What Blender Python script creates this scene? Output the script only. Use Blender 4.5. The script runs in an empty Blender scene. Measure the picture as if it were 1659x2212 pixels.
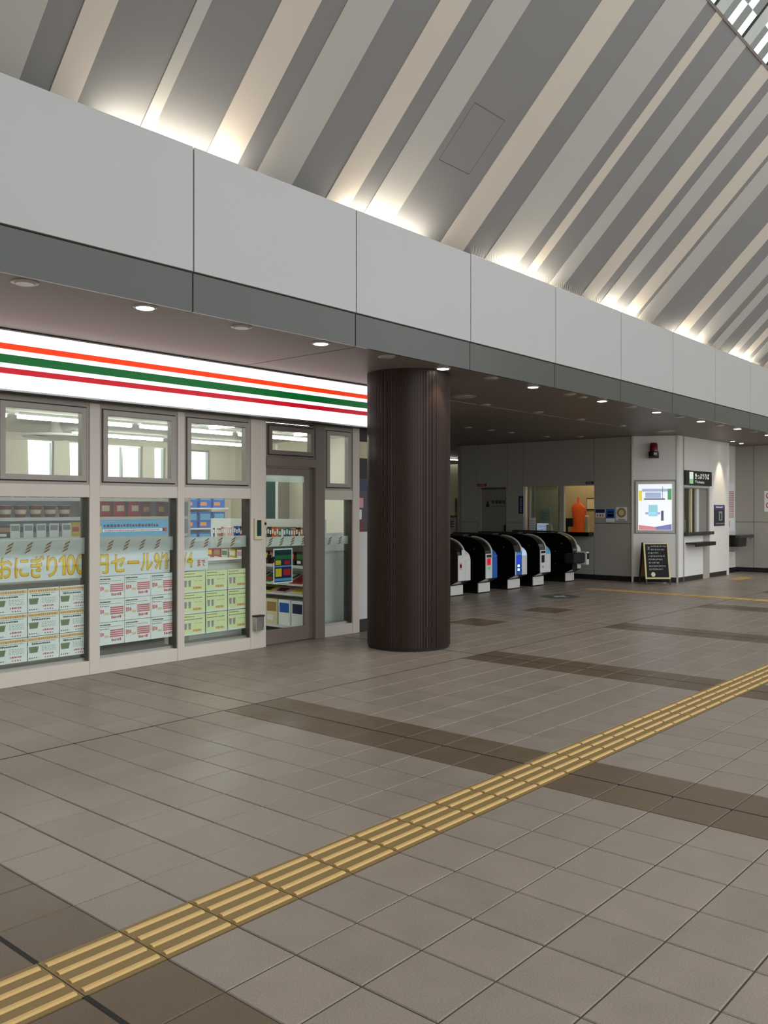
import bpy, bmesh, math, random
from mathutils import Vector, Matrix
random.seed(7)
C = bpy.context.scene.collection
SC = bpy.context.scene

# ---------------------------------------------------------------- camera, world, exposure
F_PX, W_PX, H_PX = 1901.9, 1659.0, 2212.0
cam = bpy.data.cameras.new('camera'); cam_o = bpy.data.objects.new('camera', cam); C.objects.link(cam_o)
cam.sensor_fit = 'HORIZONTAL'; cam.sensor_width = 36.0; cam.lens = 36.0 * F_PX / W_PX
cam.shift_y = -9.0 / W_PX
cam.clip_start = 0.05; cam.clip_end = 300
cam_o.location = (0, 0, 1.5)
cam_o.rotation_euler = (math.radians(90), 0, math.radians(40.95 - 90))
SC.camera = cam_o
world = bpy.data.worlds.new('overcast_sky'); SC.world = world; world.use_nodes = True
bg = world.node_tree.nodes['Background']
bg.inputs[0].default_value = (0.96, 0.98, 1.0, 1); bg.inputs[1].default_value = 1.1
SC.view_settings.view_transform = 'Standard'; SC.view_settings.look = 'None'
SC.view_settings.gamma = 1.0; SC.view_settings.use_curve_mapping = False
SC.view_settings.exposure = 0.45

# ---------------------------------------------------------------- materials
def lin(c):
    return tuple(((x / 255) / 12.92 if x / 255 <= .04045 else ((x / 255 + .055) / 1.055) ** 2.4) for x in c) + (1,)
M = {}
def mat(name, rgb, rough=.5, metal=0, var=.05, scale=6.0, bump=0, emit=0, spec=.5, bscale=None, emitc=None, coat=0):
    m = bpy.data.materials.new(name); m.use_nodes = True
    nt = m.node_tree; b = nt.nodes['Principled BSDF']
    c = lin(rgb)
    tc = nt.nodes.new('ShaderNodeTexCoord')
    no = nt.nodes.new('ShaderNodeTexNoise'); no.inputs['Scale'].default_value = scale; no.inputs['Detail'].default_value = 3
    nt.links.new(tc.outputs['Object'], no.inputs['Vector'])
    mx = nt.nodes.new('ShaderNodeMix'); mx.data_type = 'RGBA'
    mx.inputs[6].default_value = tuple(x * (1 - var) for x in c[:3]) + (1,)
    mx.inputs[7].default_value = tuple(min(1, x * (1 + var)) for x in c[:3]) + (1,)
    nt.links.new(no.outputs['Fac'], mx.inputs[0]); nt.links.new(mx.outputs[2], b.inputs['Base Color'])
    b.inputs['Roughness'].default_value = rough; b.inputs['Metallic'].default_value = metal
    b.inputs['Specular IOR Level'].default_value = spec
    if coat: b.inputs['Coat Weight'].default_value = coat; b.inputs['Coat Roughness'].default_value = .15
    if emit:
        b.inputs['Emission Color'].default_value = lin(emitc) if emitc else c
        b.inputs['Emission Strength'].default_value = emit
    if bump:
        n2 = nt.nodes.new('ShaderNodeTexNoise'); n2.inputs['Scale'].default_value = bscale or 180; n2.inputs['Detail'].default_value = 2
        nt.links.new(tc.outputs['Object'], n2.inputs['Vector'])
        bp = nt.nodes.new('ShaderNodeBump'); bp.inputs['Strength'].default_value = bump; bp.inputs['Distance'].default_value = .002
        nt.links.new(n2.outputs['Fac'], bp.inputs['Height']); nt.links.new(bp.outputs['Normal'], b.inputs['Normal'])
    M[name] = m; return m

def tile_mat(name, rgb, rough, var=.09):
    """stoneware tile: per-tile tone, fine speckle, slight relief"""
    m = bpy.data.materials.new(name); m.use_nodes = True; nt = m.node_tree; L = nt.links; b = nt.nodes['Principled BSDF']
    geo = nt.nodes.new('ShaderNodeNewGeometry')
    off = nt.nodes.new('ShaderNodeVectorMath'); off.operation = 'ADD'; off.inputs[1].default_value = (-1.44 + 30, -2.463 + 30, 0)
    L.new(geo.outputs['Position'], off.inputs[0])
    sc = nt.nodes.new('ShaderNodeVectorMath'); sc.operation = 'SCALE'; sc.inputs['Scale'].default_value = 1 / .3
    L.new(off.outputs[0], sc.inputs[0])
    fl = nt.nodes.new('ShaderNodeVectorMath'); fl.operation = 'FLOOR'; L.new(sc.outputs[0], fl.inputs[0])
    mul = nt.nodes.new('ShaderNodeVectorMath'); mul.operation = 'MULTIPLY'; mul.inputs[1].default_value = (1, 1, 0); L.new(fl.outputs[0], mul.inputs[0])
    wn = nt.nodes.new('ShaderNodeTexWhiteNoise'); L.new(mul.outputs[0], wn.inputs['Vector'])
    n1 = nt.nodes.new('ShaderNodeTexNoise'); n1.inputs['Scale'].default_value = 170; n1.inputs['Detail'].default_value = 2; L.new(geo.outputs['Position'], n1.inputs['Vector'])
    n2 = nt.nodes.new('ShaderNodeTexNoise'); n2.inputs['Scale'].default_value = 5; n2.inputs['Detail'].default_value = 4; L.new(geo.outputs['Position'], n2.inputs['Vector'])
    def mm(op, a, bb):
        x = nt.nodes.new('ShaderNodeMath'); x.operation = op
        for i, q in enumerate((a, bb)):
            if isinstance(q, (int, float)): x.inputs[i].default_value = q
            else: L.new(q, x.inputs[i])
        return x.outputs[0]
    s = mm('ADD', mm('MULTIPLY', mm('SUBTRACT', wn.outputs['Value'], .5), var * 1.2), 1)
    s = mm('ADD', s, mm('MULTIPLY', mm('SUBTRACT', n1.outputs['Fac'], .5), .75))
    s = mm('ADD', s, mm('MULTIPLY', mm('SUBTRACT', n2.outputs['Fac'], .5), .28))
    vm = nt.nodes.new('ShaderNodeVectorMath'); vm.operation = 'SCALE'; vm.inputs[0].default_value = lin(rgb)[:3]; L.new(s, vm.inputs['Scale'])
    L.new(vm.outputs[0], b.inputs['Base Color'])
    rr = mm('ADD', mm('MULTIPLY', n2.outputs['Fac'], .22), rough - .11); L.new(rr, b.inputs['Roughness'])
    b.inputs['Specular IOR Level'].default_value = .28
    bp = nt.nodes.new('ShaderNodeBump'); bp.inputs['Strength'].default_value = .22; bp.inputs['Distance'].default_value = .0015
    L.new(n1.outputs['Fac'], bp.inputs['Height']); L.new(bp.outputs['Normal'], b.inputs['Normal'])
    M[name] = m

def glass_mat(name, tint, refl=1.5, haze=0, hazec=(225, 235, 232)):
    m = bpy.data.materials.new(name); m.use_nodes = True; nt = m.node_tree; L = nt.links
    for n in list(nt.nodes):
        if n.type == 'BSDF_PRINCIPLED': nt.nodes.remove(n)
    out = [n for n in nt.nodes if n.type == 'OUTPUT_MATERIAL'][0]
    tr = nt.nodes.new('ShaderNodeBsdfTransparent'); tr.inputs[0].default_value = lin(tint)
    gl = nt.nodes.new('ShaderNodeBsdfGlossy'); gl.inputs['Roughness'].default_value = .01
    lw = nt.nodes.new('ShaderNodeLayerWeight'); lw.inputs[0].default_value = .5
    p5 = nt.nodes.new('ShaderNodeMath'); p5.operation = 'POWER'; p5.inputs[1].default_value = 5; L.new(lw.outputs['Facing'], p5.inputs[0])
    fr = nt.nodes.new('ShaderNodeMath'); fr.operation = 'MULTIPLY_ADD'; fr.inputs[1].default_value = .95; fr.inputs[2].default_value = ((refl - 1) / (refl + 1)) ** 2
    L.new(p5.outputs[0], fr.inputs[0])
    ms = nt.nodes.new('ShaderNodeMixShader'); L.new(fr.outputs[0], ms.inputs[0]); L.new(tr.outputs[0], ms.inputs[1]); L.new(gl.outputs[0], ms.inputs[2])
    last = ms
    if haze:
        df = nt.nodes.new('ShaderNodeBsdfDiffuse'); df.inputs[0].default_value = lin(hazec)
        tl = nt.nodes.new('ShaderNodeBsdfTranslucent'); tl.inputs[0].default_value = lin(hazec)
        ad = nt.nodes.new('ShaderNodeMixShader'); ad.inputs[0].default_value = .5; L.new(df.outputs[0], ad.inputs[1]); L.new(tl.outputs[0], ad.inputs[2])
        m2 = nt.nodes.new('ShaderNodeMixShader'); m2.inputs[0].default_value = haze
        L.new(ms.outputs[0], m2.inputs[1]); L.new(ad.outputs[0], m2.inputs[2]); last = m2
    L.new(last.outputs[0], out.inputs['Surface']); M[name] = m

tile_mat('tile_grey', (141, 130, 119), .36)
tile_mat('tile_brown', (102, 87, 70), .36)
mat('grout', (62, 57, 52), .9, var=.2, scale=40)
mat('tactile_base', (134, 110, 64), .55, var=.12, scale=60, bump=.2)
mat('tactile_bar', (208, 172, 106), .45, var=.08, scale=40, bump=.1)
mat('fascia_panel', (182, 182, 181), .38, var=.02, scale=1.5)
mat('fascia_joint', (60, 62, 62), .7)
mat('band_panel', (80, 83, 78), .22, var=.03, scale=1.5, metal=.25)
mat('soffit', (130, 119, 110), .45, var=.03, scale=2)
mat('soffit_joint', (60, 57, 53), .7)
mat('soffit_line', (150, 146, 138), .5)
mat('stripe_dark', (137, 136, 135), .5, var=.03, scale=2)
mat('stripe_light', (190, 187, 180), .5, var=.02, scale=2)
mat('stripe_beige', (214, 204, 191), .5, var=.02, scale=2)
mat('roof_trim', (130, 120, 112), .5)
mat('frit', (150, 154, 148), .45, var=.05); mat('frit_rail', (206, 212, 204), .4, var=.06)
mat('aluminium', (176, 178, 172), .3, metal=.75, var=.06, scale=9)
mat('dark_metal', (46, 46, 44), .4, metal=.4)
mat('spike', (205, 198, 180), .35, metal=.6)
mat('frame_beige', (226, 218, 206), .42, var=.03, scale=3)
mat('frame_grey', (176, 170, 161), .42, var=.03, scale=3)
mat('frame_taupe', (128, 117, 108), .42, var=.04, scale=3)
mat('jamb_shade', (84, 80, 74), .5)  # dark tone stands in for shade on the recessed jambs
mat('column_brown', (54, 37, 30), .4, metal=.15, var=.12, scale=3)
mat('black', (16, 16, 15), .35)
mat('black_gloss', (12, 12, 12), .16, coat=.5)
mat('black_matte', (24, 24, 23), .7)
mat('charcoal', (48, 47, 44), .6)
mat('white', (226, 227, 224), .5, var=.02)
mat('white_panel', (242, 241, 236), .42, var=.02, scale=1.2)
mat('grey_panel', (180, 177, 167), .45, var=.03, scale=1.2)
mat('grey_door', (150, 146, 140), .5, var=.03, scale=1.2)
mat('panel_joint', (92, 90, 84), .7)
mat('steel', (190, 190, 184), .28, metal=.8, var=.06, scale=12)
mat('chrome', (220, 220, 212), .12, metal=1, var=.02)
mat('store_wall', (208, 202, 184), .6, var=.02)
mat('store_ceiling', (196, 192, 178), .7, var=.02)
mat('store_floor', (205, 204, 198), .25, var=.04, scale=3)
mat('shelf_white', (226, 228, 225), .4, var=.02)
mat('red', (196, 42, 38), .5); mat('dark_red', (120, 26, 26), .45); mat('orange', (228, 96, 30), .6, var=.15, scale=14)
mat('yellow', (236, 208, 52), .5); mat('green', (40, 120, 62), .5); mat('blue', (30, 98, 190), .45); mat('light_blue', (96, 176, 222), .5)
mat('navy', (34, 40, 92), .45); mat('cream', (232, 222, 186), .55); mat('pink', (238, 170, 176), .55); mat('tan', (176, 138, 88), .6, var=.1, scale=30)
mat('wood', (150, 112, 66), .55, var=.2, scale=18); mat('pale_wood', (222, 210, 160), .5, var=.08, scale=20)
mat('dark_wood', (52, 36, 26), .5, var=.2, scale=20)
mat('paper_white', (250, 254, 253), .7, var=.015); mat('paper_green', (242, 252, 196), .7, var=.02); mat('paper_banner', (240, 246, 250), .7, var=.02)
mat('ink', (52, 58, 58), .7); mat('ink_grey', (150, 160, 158), .7); mat('ink_red', (206, 92, 96), .7); mat('ink_pink', (224, 120, 128), .7)
mat('ink_orange', (226, 150, 70), .7); mat('ink_beige', (240, 218, 170), .7); mat('basket', (132, 144, 104), .7, var=.3, scale=50)
mat('text_yellow', (250, 216, 40), .55, var=.01); mat('text_orange', (226, 150, 40), .55, var=.01); mat('mark_gold', (120, 92, 52), .5)
mat('chalkboard', (22, 24, 23), .8, var=.25, scale=9); mat('chalk', (190, 196, 190), .9)
mat('shop_white', (255, 250, 253), .4, var=.0, emit=.85)
mat('sign_orange', (255, 66, 18), .4, var=.0, emit=.52)
mat('sign_green', (0, 104, 44), .4, var=.0, emit=.42)
mat('sign_red', (205, 14, 38), .4, var=.0, emit=.42)
mat('tube', (255, 255, 250), .4, var=0, emit=12)
mat('cove_tube', (255, 240, 214), .4, var=0, emit=18, emitc=(255, 245, 228))
mat('office_tube', (255, 236, 200), .4, var=0, emit=13)
mat('lamp_on', (255, 250, 240), .4, var=0, emit=9)
mat('lamp_off', (190, 186, 176), .25, var=.02)
mat('lamp_rim', (178, 174, 166), .3, metal=.3)
mat('screen_white', (238, 242, 250), .3, var=.0, emit=.55); mat('screen_blue', (178, 196, 226), .3, var=.1, scale=8, emit=.4)
mat('screen_cyan', (160, 220, 228), .3, var=.1, emit=.45); mat('screen_red', (232, 150, 158), .3, var=.2, scale=9, emit=.35)
mat('screen_violet', (138, 140, 200), .3, var=.2, scale=9, emit=.35); mat('screen_yellow', (236, 228, 96), .3, emit=.4, var=.05)
mat('screen_green', (96, 172, 112), .3, emit=.35, var=.05); mat('screen_dark', (110, 114, 140), .3, emit=.25)
mat('sign_black', (20, 28, 24), .35); mat('sign_text', (232, 236, 228), .5, emit=.35); mat('sign_pict', (150, 206, 150), .5, emit=.3)
mat('sticker_grey', (84, 84, 78), .5); mat('trim_shine', (222, 221, 210), .3, metal=.2); mat('kick_white', (224, 223, 216), .4)  # hood trim: chrome shine put into a pale colour
mat('led_red', (190, 30, 52), .3, emit=.5); mat('led_blue', (30, 60, 190), .3, emit=.5); mat('led_white', (190, 230, 255), .3, emit=1.2)
mat('office_wall', (196, 180, 140), .6, var=.03); mat('teal_glass', (40, 74, 72), .2)
mat('poster_dark', (38, 42, 56), .35, var=.3, scale=9); mat('poster_violet', (74, 66, 128), .4)
mat('chart_pink', (206, 150, 150), .6); mat('chart_grey', (170, 168, 170), .6); mat('mauve', (176, 160, 164), .6)
mat('skin_tone', (224, 190, 160), .6); mat('beacon_red', (110, 18, 20), .2, coat=.6)
glass_mat('glass', (250, 254, 252), 1.45)
glass_mat('glass_frost', (238, 248, 246), 1.4, haze=.5, hazec=(236, 246, 243))
glass_mat('glass_sky', (240, 250, 250), 1.3)
glass_mat('glass_teal', (222, 234, 230), 1.45, haze=.3, hazec=(158, 172, 168))

# ---------------------------------------------------------------- helpers
WL = {}
_txt = {}
def text_mesh(s, offset=0.0, bold=0.0):
    k = (s, offset)
    if k in _txt: return _txt[k]
    if s == '1':                              # brush-like numeral with a flag
        return ([(.5, 0), (1, 0), (1, 1), (.68, 1), (0, .8), (0, .64), (.5, .76)], [(0, 1, 2, 6), (2, 3, 4, 5, 6)])
    cu = bpy.data.curves.new('t', 'FONT'); cu.body = s; cu.size = 1; cu.offset = offset; cu.resolution_u = 3; cu.fill_mode = 'FRONT'
    o = bpy.data.objects.new('t', cu); C.objects.link(o)
    bpy.context.view_layer.update()
    me = o.evaluated_get(bpy.context.evaluated_depsgraph_get()).to_mesh()
    vs = [tuple(v.co) for v in me.vertices]; fs = [tuple(p.vertices) for p in me.polygons]
    bpy.data.objects.remove(o); bpy.data.curves.remove(cu)
    if vs:
        x0 = min(v[0] for v in vs); x1 = max(v[0] for v in vs); y0 = min(v[1] for v in vs); y1 = max(v[1] for v in vs)
        vs = [((v[0] - x0) / max(1e-6, x1 - x0), (v[1] - y0) / max(1e-6, y1 - y0)) for v in vs]
    _txt[k] = (vs, fs); return _txt[k]

class MB:
    def __init__(s, xf=None): s.v = []; s.f = []; s.m = []; s.mats = []; s.xf = xf
    def mi(s, n):
        if n not in s.mats: s.mats.append(n)
        return s.mats.index(n)
    def add(s, vs, fs, mt):
        b = len(s.v); i = s.mi(mt)
        for p in vs: s.v.append(tuple(s.xf(*p)) if s.xf else tuple(p))
        for f in fs: s.f.append([b + q for q in f]); s.m.append(i)
        return s
    def box(s, x0, x1, y0, y1, z0, z1, mt):
        vs = [(x, y, z) for z in (z0, z1) for y in (y0, y1) for x in (x0, x1)]
        return s.add(vs, [(0, 2, 3, 1), (4, 5, 7, 6), (0, 1, 5, 4), (2, 6, 7, 3), (0, 4, 6, 2), (1, 3, 7, 5)], mt)
    def quad(s, a, b, c, d, mt): return s.add([a, b, c, d], [(0, 1, 2, 3)], mt)
    def prism(s, prof, axis, a0, a1, mt):
        """closed profile (p,q) extruded along axis 'x' (p=y,q=z), 'y' (p=x,q=z) or 'z' (p=x,q=y)"""
        n = len(prof)
        def P(p, q, a): return {'x': (a, p, q), 'y': (p, a, q), 'z': (p, q, a)}[axis]
        vs = [P(p, q, a0) for p, q in prof] + [P(p, q, a1) for p, q in prof]
        fs = [(i, (i + 1) % n, n + (i + 1) % n, n + i) for i in range(n)] + [tuple(range(n))[::-1], tuple(range(n, 2 * n))]
        return s.add(vs, fs, mt)
    def lathe(s, c, prof, n, mt, axis='z'):
        """prof: list of (r, h) along axis"""
        vs = []
        for r, h in prof:
            for k in range(n):
                a = 2 * math.pi * k / n
                u, w = r * math.cos(a), r * math.sin(a)
                vs.append({'z': (c[0] + u, c[1] + w, c[2] + h), 'y': (c[0] + u, c[1] + h, c[2] + w), 'x': (c[0] + h, c[1] + u, c[2] + w)}[axis])
        fs = []
        for j in range(len(prof) - 1):
            for k in range(n): fs.append((j * n + k, j * n + (k + 1) % n, (j + 1) * n + (k + 1) % n, (j + 1) * n + k))
        fs.append(tuple(range(n))[::-1]); fs.append(tuple(range((len(prof) - 1) * n, len(prof) * n)))
        return s.add(vs, fs, mt)
    def tube(s, a, b, r, mt, n=8):
        a, b = Vector(a), Vector(b); d = (b - a).normalized()
        u = d.orthogonal().normalized(); w = d.cross(u)
        vs = [tuple(p + (u * math.cos(2 * math.pi * k / n) + w * math.sin(2 * math.pi * k / n)) * r) for p in (a, b) for k in range(n)]
        fs = [(k, (k + 1) % n, n + (k + 1) % n, n + k) for k in range(n)] + [tuple(range(n))[::-1], tuple(range(n, 2 * n))]
        return s.add(vs, fs, mt)
    def text(s, t, o, w, h, mt, right=(1, 0, 0), up=(0, 0, 1), offset=0):
        vs, fs = text_mesh(t, offset); R = Vector(right) * w; U = Vector(up) * h; O = Vector(o)
        return s.add([tuple(O + R * x + U * y) for x, y in vs], fs, mt) if vs else s
    def dashes(s, o, w, h, mt, right=(1, 0, 0), up=(0, 0, 1), gap=.45, cw=None, rnd=None):
        """a row of small illegible strokes"""
        R = Vector(right); U = Vector(up); O = Vector(o); x = 0; cw = cw or h * .8; rr = rnd or random
        while x < w:
            c = cw * rr.uniform(.6, 1.2); c = min(c, w - x)
            y0 = h * rr.uniform(0, .2); y1 = h * rr.uniform(.75, 1)
            p = O + R * x
            s.add([tuple(p + U * y0), tuple(p + R * c + U * y0), tuple(p + R * c + U * y1), tuple(p + U * y1)], [(0, 1, 2, 3)], mt)
            x += c + cw * gap
        return s
    def build(s, name, parent=None, origin=None, smooth=False, bevel=0, label=None, cat=None, group=None, kind=None):
        if parent is not None: o0 = Vector(WL.get(parent.name, (0, 0, 0)))
        elif origin is not None: o0 = Vector(origin)
        else:
            xs, ys, zs = zip(*s.v); o0 = Vector(((min(xs) + max(xs)) / 2, (min(ys) + max(ys)) / 2, min(zs)))
        me = bpy.data.meshes.new(name)
        me.from_pydata([(x - o0.x, y - o0.y, z - o0.z) for x, y, z in s.v], [], s.f)
        for n in s.mats: me.materials.append(M[n])
        me.polygons.foreach_set('material_index', s.m)
        bm = bmesh.new(); bm.from_mesh(me); bmesh.ops.recalc_face_normals(bm, faces=bm.faces); bm.to_mesh(me); bm.free()
        if smooth:
            me.polygons.foreach_set('use_smooth', [True] * len(me.polygons))
            try: me.set_sharp_from_angle(angle=math.radians(40))
            except Exception: pass
        me.update()
        o = bpy.data.objects.new(name, me); C.objects.link(o)
        if parent is not None: o.parent = parent; WL[o.name] = tuple(o0)
        else: o.location = o0; WL[o.name] = tuple(o0)
        if bevel:
            bv = o.modifiers.new('edge', 'BEVEL'); bv.width = bevel; bv.segments = 2; bv.limit_method = 'ANGLE'; bv.angle_limit = math.radians(50)
        tag(o, label, cat, group, kind); return o
def tag(o, label=None, cat=None, group=None, kind=None):
    if label: o['label'] = label
    if cat: o['category'] = cat
    if group: o['group'] = group
    if kind: o['kind'] = kind
    return o
def thing(name, loc, label, cat, group=None, kind=None):
    o = bpy.data.objects.new(name, None); C.objects.link(o); o.location = loc; o.empty_display_size = .05
    WL[o.name] = tuple(loc); return tag(o, label, cat, group, kind)
def copy_tree(o, loc=None, parent=None, rz=None):
    c = o.copy(); C.objects.link(c)
    if parent is not None: c.parent = parent
    if loc is not None: c.location = loc; WL[c.name] = tuple(loc)
    if rz is not None: c.rotation_euler = (0, 0, rz)
    for ch in list(o.children): copy_tree(ch, None, c)
    return c
def B(x0, x1, y0, y1, z0, z1, mt): return MB().box(x0, x1, y0, y1, z0, z1, mt)
ORD = ['first', 'second', 'third', 'fourth', 'fifth', 'sixth', 'seventh', 'eighth', 'ninth', 'tenth', 'eleventh', 'twelfth', 'thirteenth', 'fourteenth', 'fifteenth',
       'sixteenth', 'seventeenth', 'eighteenth', 'nineteenth', 'twentieth', 'twenty-first', 'twenty-second', 'twenty-third', 'twenty-fourth', 'twenty-fifth', 'twenty-sixth',
       'twenty-seventh', 'twenty-eighth', 'twenty-ninth', 'thirtieth', 'thirty-first', 'thirty-second', 'thirty-third', 'thirty-fourth', 'thirty-fifth', 'thirty-sixth', 'thirty-seventh', 'thirty-eighth', 'thirty-ninth', 'fortieth']
ZS = 2.955                                   # soffit height
def FY(x): return 5.315 + .0135 * (x - 2.5)  # plan line of the fascia, slightly skewed to the shop front
# ================================================================ FLOOR
floor = B(-6, 27, -7, 19, -.06, -.004, 'grout').build('floor', origin=(0, 0, 0), kind='structure',
        label='grey tiled station concourse floor with brown cross bands', cat='floor')
def is_brown(i, j):
    k = i % 10
    if j in (13, 14) and i in (26, 27, 32, 33): return True
    return k in (9, 0) and j <= 8            # 2-tile wide brown bands every 3 m, ending level with joint Y=5.163
TX0, TY0, T = 1.44, 2.463, .3
fwd = Vector((math.cos(math.radians(40.95)), math.sin(math.radians(40.95)))); rgt = Vector((fwd.y, -fwd.x))
def proj(x, y):
    d = x * fwd.x + y * fwd.y
    if d < .3: return None
    return (829.5 + F_PX * (x * rgt.x + y * rgt.y) / d, 1097 + F_PX * 1.5 / d, d)
tactile_cells = set((i, 0) for i in range(-6, 70)) | set((44, j) for j in range(1, 18)) | set((i, 13) for i in range(57, 60)) 
big, rest = [], []
for i in range(-18, 82):
    for j in range(-28, 48):
        if (i, j) in tactile_cells: continue
        x, y = TX0 + i * T, TY0 + j * T
        if 7.1 < y + T and x < 9.5 and x + T > 1.2 and y > 7.0: continue
        if x > 16.75 and y > 7.2: continue
        p = proj(x + T / 2, y + T / 2)
        if p and -60 < p[0] < 1720 and 1100 < p[1] < 2290: big.append((1 / p[2] ** 3, i, j))
        else: rest.append((i, j))
big.sort(reverse=True)
near = big[:300]; rest += [(i, j) for _, i, j in big[300:]]
def tile_geo(mb, x, y, mt):
    g = .0028; a, b, c, d = x + g, x + T - g, y + g, y + T - g; e = .0035
    vs = [(a, c, -.02), (b, c, -.02), (b, d, -.02), (a, d, -.02), (a, c, -e), (b, c, -e), (b, d, -e), (a, d, -e),
          (a + e, c + e, 0), (b - e, c + e, 0), (b - e, d - e, 0), (a + e, d - e, 0)]
    mb.add(vs, [(0, 1, 5, 4), (1, 2, 6, 5), (2, 3, 7, 6), (3, 0, 4, 7), (4, 5, 9, 8), (5, 6, 10, 9), (6, 7, 11, 10), (7, 4, 8, 11), (8, 9, 10, 11)], mt)
protos = {}
for b_, mt in ((False, 'tile_grey'), (True, 'tile_brown')):
    mb = MB(); tile_geo(mb, 0, 0, mt); o = mb.build('floor_tile', parent=floor); protos[b_] = [o, False]
for _, i, j in near:
    pr = protos[is_brown(i, j)]
    if not pr[1]: o = pr[0]; pr[1] = True
    else: o = pr[0].copy(); C.objects.link(o)
    o.parent = floor; o.location = (TX0 + i * T, TY0 + j * T, random.uniform(-.0006, .0006))
mb = MB()
for i, j in rest: tile_geo(mb, TX0 + i * T, TY0 + j * T, 'tile_brown' if is_brown(i, j) else 'tile_grey')
mb.build('floor_tile_field', parent=floor, kind='stuff', label='rest of the grey and brown floor tiling')
# expansion joints: dark lines every 3 m (X) and one along the concourse
mb = MB()
for k in range(0, 6):
    x = TX0 + 3 * k; w = .006 if k else .009
    mb.box(x - w, x + w, -6, 7.1, -.004, .0008, 'black_matte')
mb.box(-2, 16.5, 5.163 - .004, 5.163 + .004, -.004, .0008, 'black_matte')
mb.build('expansion_joint', parent=floor, label='dark expansion joint lines in the tile floor')
# tactile guide tiles
def tactile_tile(bars):
    mb = MB(); g = .002
    mb.box(g, T - g, g, T - g, -.01, .001, 'tactile_base')
    if bars:
        for k in range(4):
            c = .0375 + .075 * k; w, w2 = .0145, .0075
            y0, y1 = (.012, T - .012)
            prof = [(c - w, .001), (c + w, .001), (c + w2, .006), (c - w2, .006)]
            if bars == 'x': mb.prism(prof, 'x', y0, y1, 'tactile_bar')
            else: mb.prism(prof, 'y', y0, y1, 'tactile_bar')
    else:
        for a in range(5):
            for b in range(5): mb.lathe((.03 + .06 * a, .03 + .06 * b, .001), [(.014, 0), (.009, .005)], 8, 'tactile_bar')
    o = mb.build('tactile_tile', parent=floor); return o
tp = {k: [tactile_tile(k), False] for k in ('x', 'y', '')}
for i, j in sorted(tactile_cells):
    if i > 66: continue
    x, y = TX0 + i * T, TY0 + j * T
    k = '' if (i, j) == (44, 0) or j == 13 and i >= 57 else ('x' if j == 0 else 'y')
    p = tp[k]
    if not p[1]: o = p[0]; p[1] = True
    else: o = p[0].copy(); C.objects.link(o); o.parent = floor
    o.location = (x, y, 0)

# ================================================================ COLUMN
cx, cy, R = 7.425, 6.087, .452
col = thing('round_column', (cx, cy, 0), 'dark brown fluted round column in front of the shop', 'column')
prof = []; NF = 162
for k in range(NF):
    for t, r in ((0, R), (.5, R), (.6, R - .0075), (.9, R - .0075)):
        a = 2 * math.pi * (k + t) / NF; prof.append((cx + r * math.cos(a), cy + r * math.sin(a)))
MB().prism(prof, 'z', .03, ZS - .001, 'column_brown').build('fluted_cladding', parent=col)
MB().lathe((cx, cy, 0), [(R - .012, .001), (R - .012, .03)], 64, 'black_matte').build('base_ring', parent=col, smooth=True)

# ================================================================ FASCIA, BAND, SOFFIT
SEAM = [2.2 + 1.8 * k for k in range(-3, 13)]
FT, FB = 4.172, 3.25
mb = MB()
x0, x1 = SEAM[0], SEAM[-1]
mb.add([(x, FY(x) + dy, z) for x in (x0, x1) for dy in (.035, .09) for z in (ZS + .005, FT - .01)],
       [(0, 1, 3, 2), (4, 6, 7, 5), (0, 4, 5, 1), (2, 3, 7, 6), (1, 5, 7, 3), (0, 2, 6, 4)], 'fascia_joint')
fas = mb.build('wall_fascia', origin=(8, 5.4, 3), kind='structure', label='long pale grey fascia with darker lower band above the shop', cat='wall')
def slab(mb, xa, xb, d0, d1, za, zb, mt):
    mb.add([(x, FY(x) + d, z) for x in (xa, xb) for d in (d0, d1) for z in (za, zb)],
           [(0, 1, 3, 2), (4, 6, 7, 5), (0, 4, 5, 1), (2, 3, 7, 6), (1, 5, 7, 3), (0, 2, 6, 4)], mt)
for a, b in zip(SEAM[:-1], SEAM[1:]):
    g = .006
    mb = MB(); slab(mb, a + g, b - g, 0, .036, FB, FT, 'fascia_panel'); mb.build('fascia_panel', parent=fas, bevel=.003)
    mb = MB(); slab(mb, a + g, b - g, .012, .036, ZS - .002, FB - .012, 'band_panel'); mb.build('band_panel', parent=fas)
# soffit
mb = MB()
pts = [(SEAM[0], FY(SEAM[0]) + .03), (SEAM[-1], FY(SEAM[-1]) + .03), (SEAM[-1], 19), (16, 19), (16, 13.3), (SEAM[0], 13.3)]
mb.prism(pts, 'z', ZS, ZS + .12, 'soffit')
sof = mb.build('ceiling_soffit', origin=(8, 8, ZS), kind='structure', label='low grey brown soffit with round downlights over the shop and gates', cat='ceiling')
B(5.855, 5.863, 5.4, 6.96, ZS - .0015, ZS + .01, 'soffit_joint').build('panel_joint', parent=sof)
B(8.0, 16.7, 7.13, 7.155, ZS - .004, ZS + .01, 'soffit_line').build('joint_strip', parent=sof)
# cove ledge behind the fascia, with a back plate added against leaking sky light
mb = MB()
slab(mb, SEAM[0], SEAM[-1], .09, .75, 3.92, 3.95, 'stripe_light'); slab(mb, SEAM[0], SEAM[-1], .72, .76, ZS + .1, 4.2, 'stripe_light')
mb.build('trim_1', origin=(8, 6, 3.9), kind='structure', label='unseen cove ledge and back plate added to stop light leaking behind the fascia', cat='trim')
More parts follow.
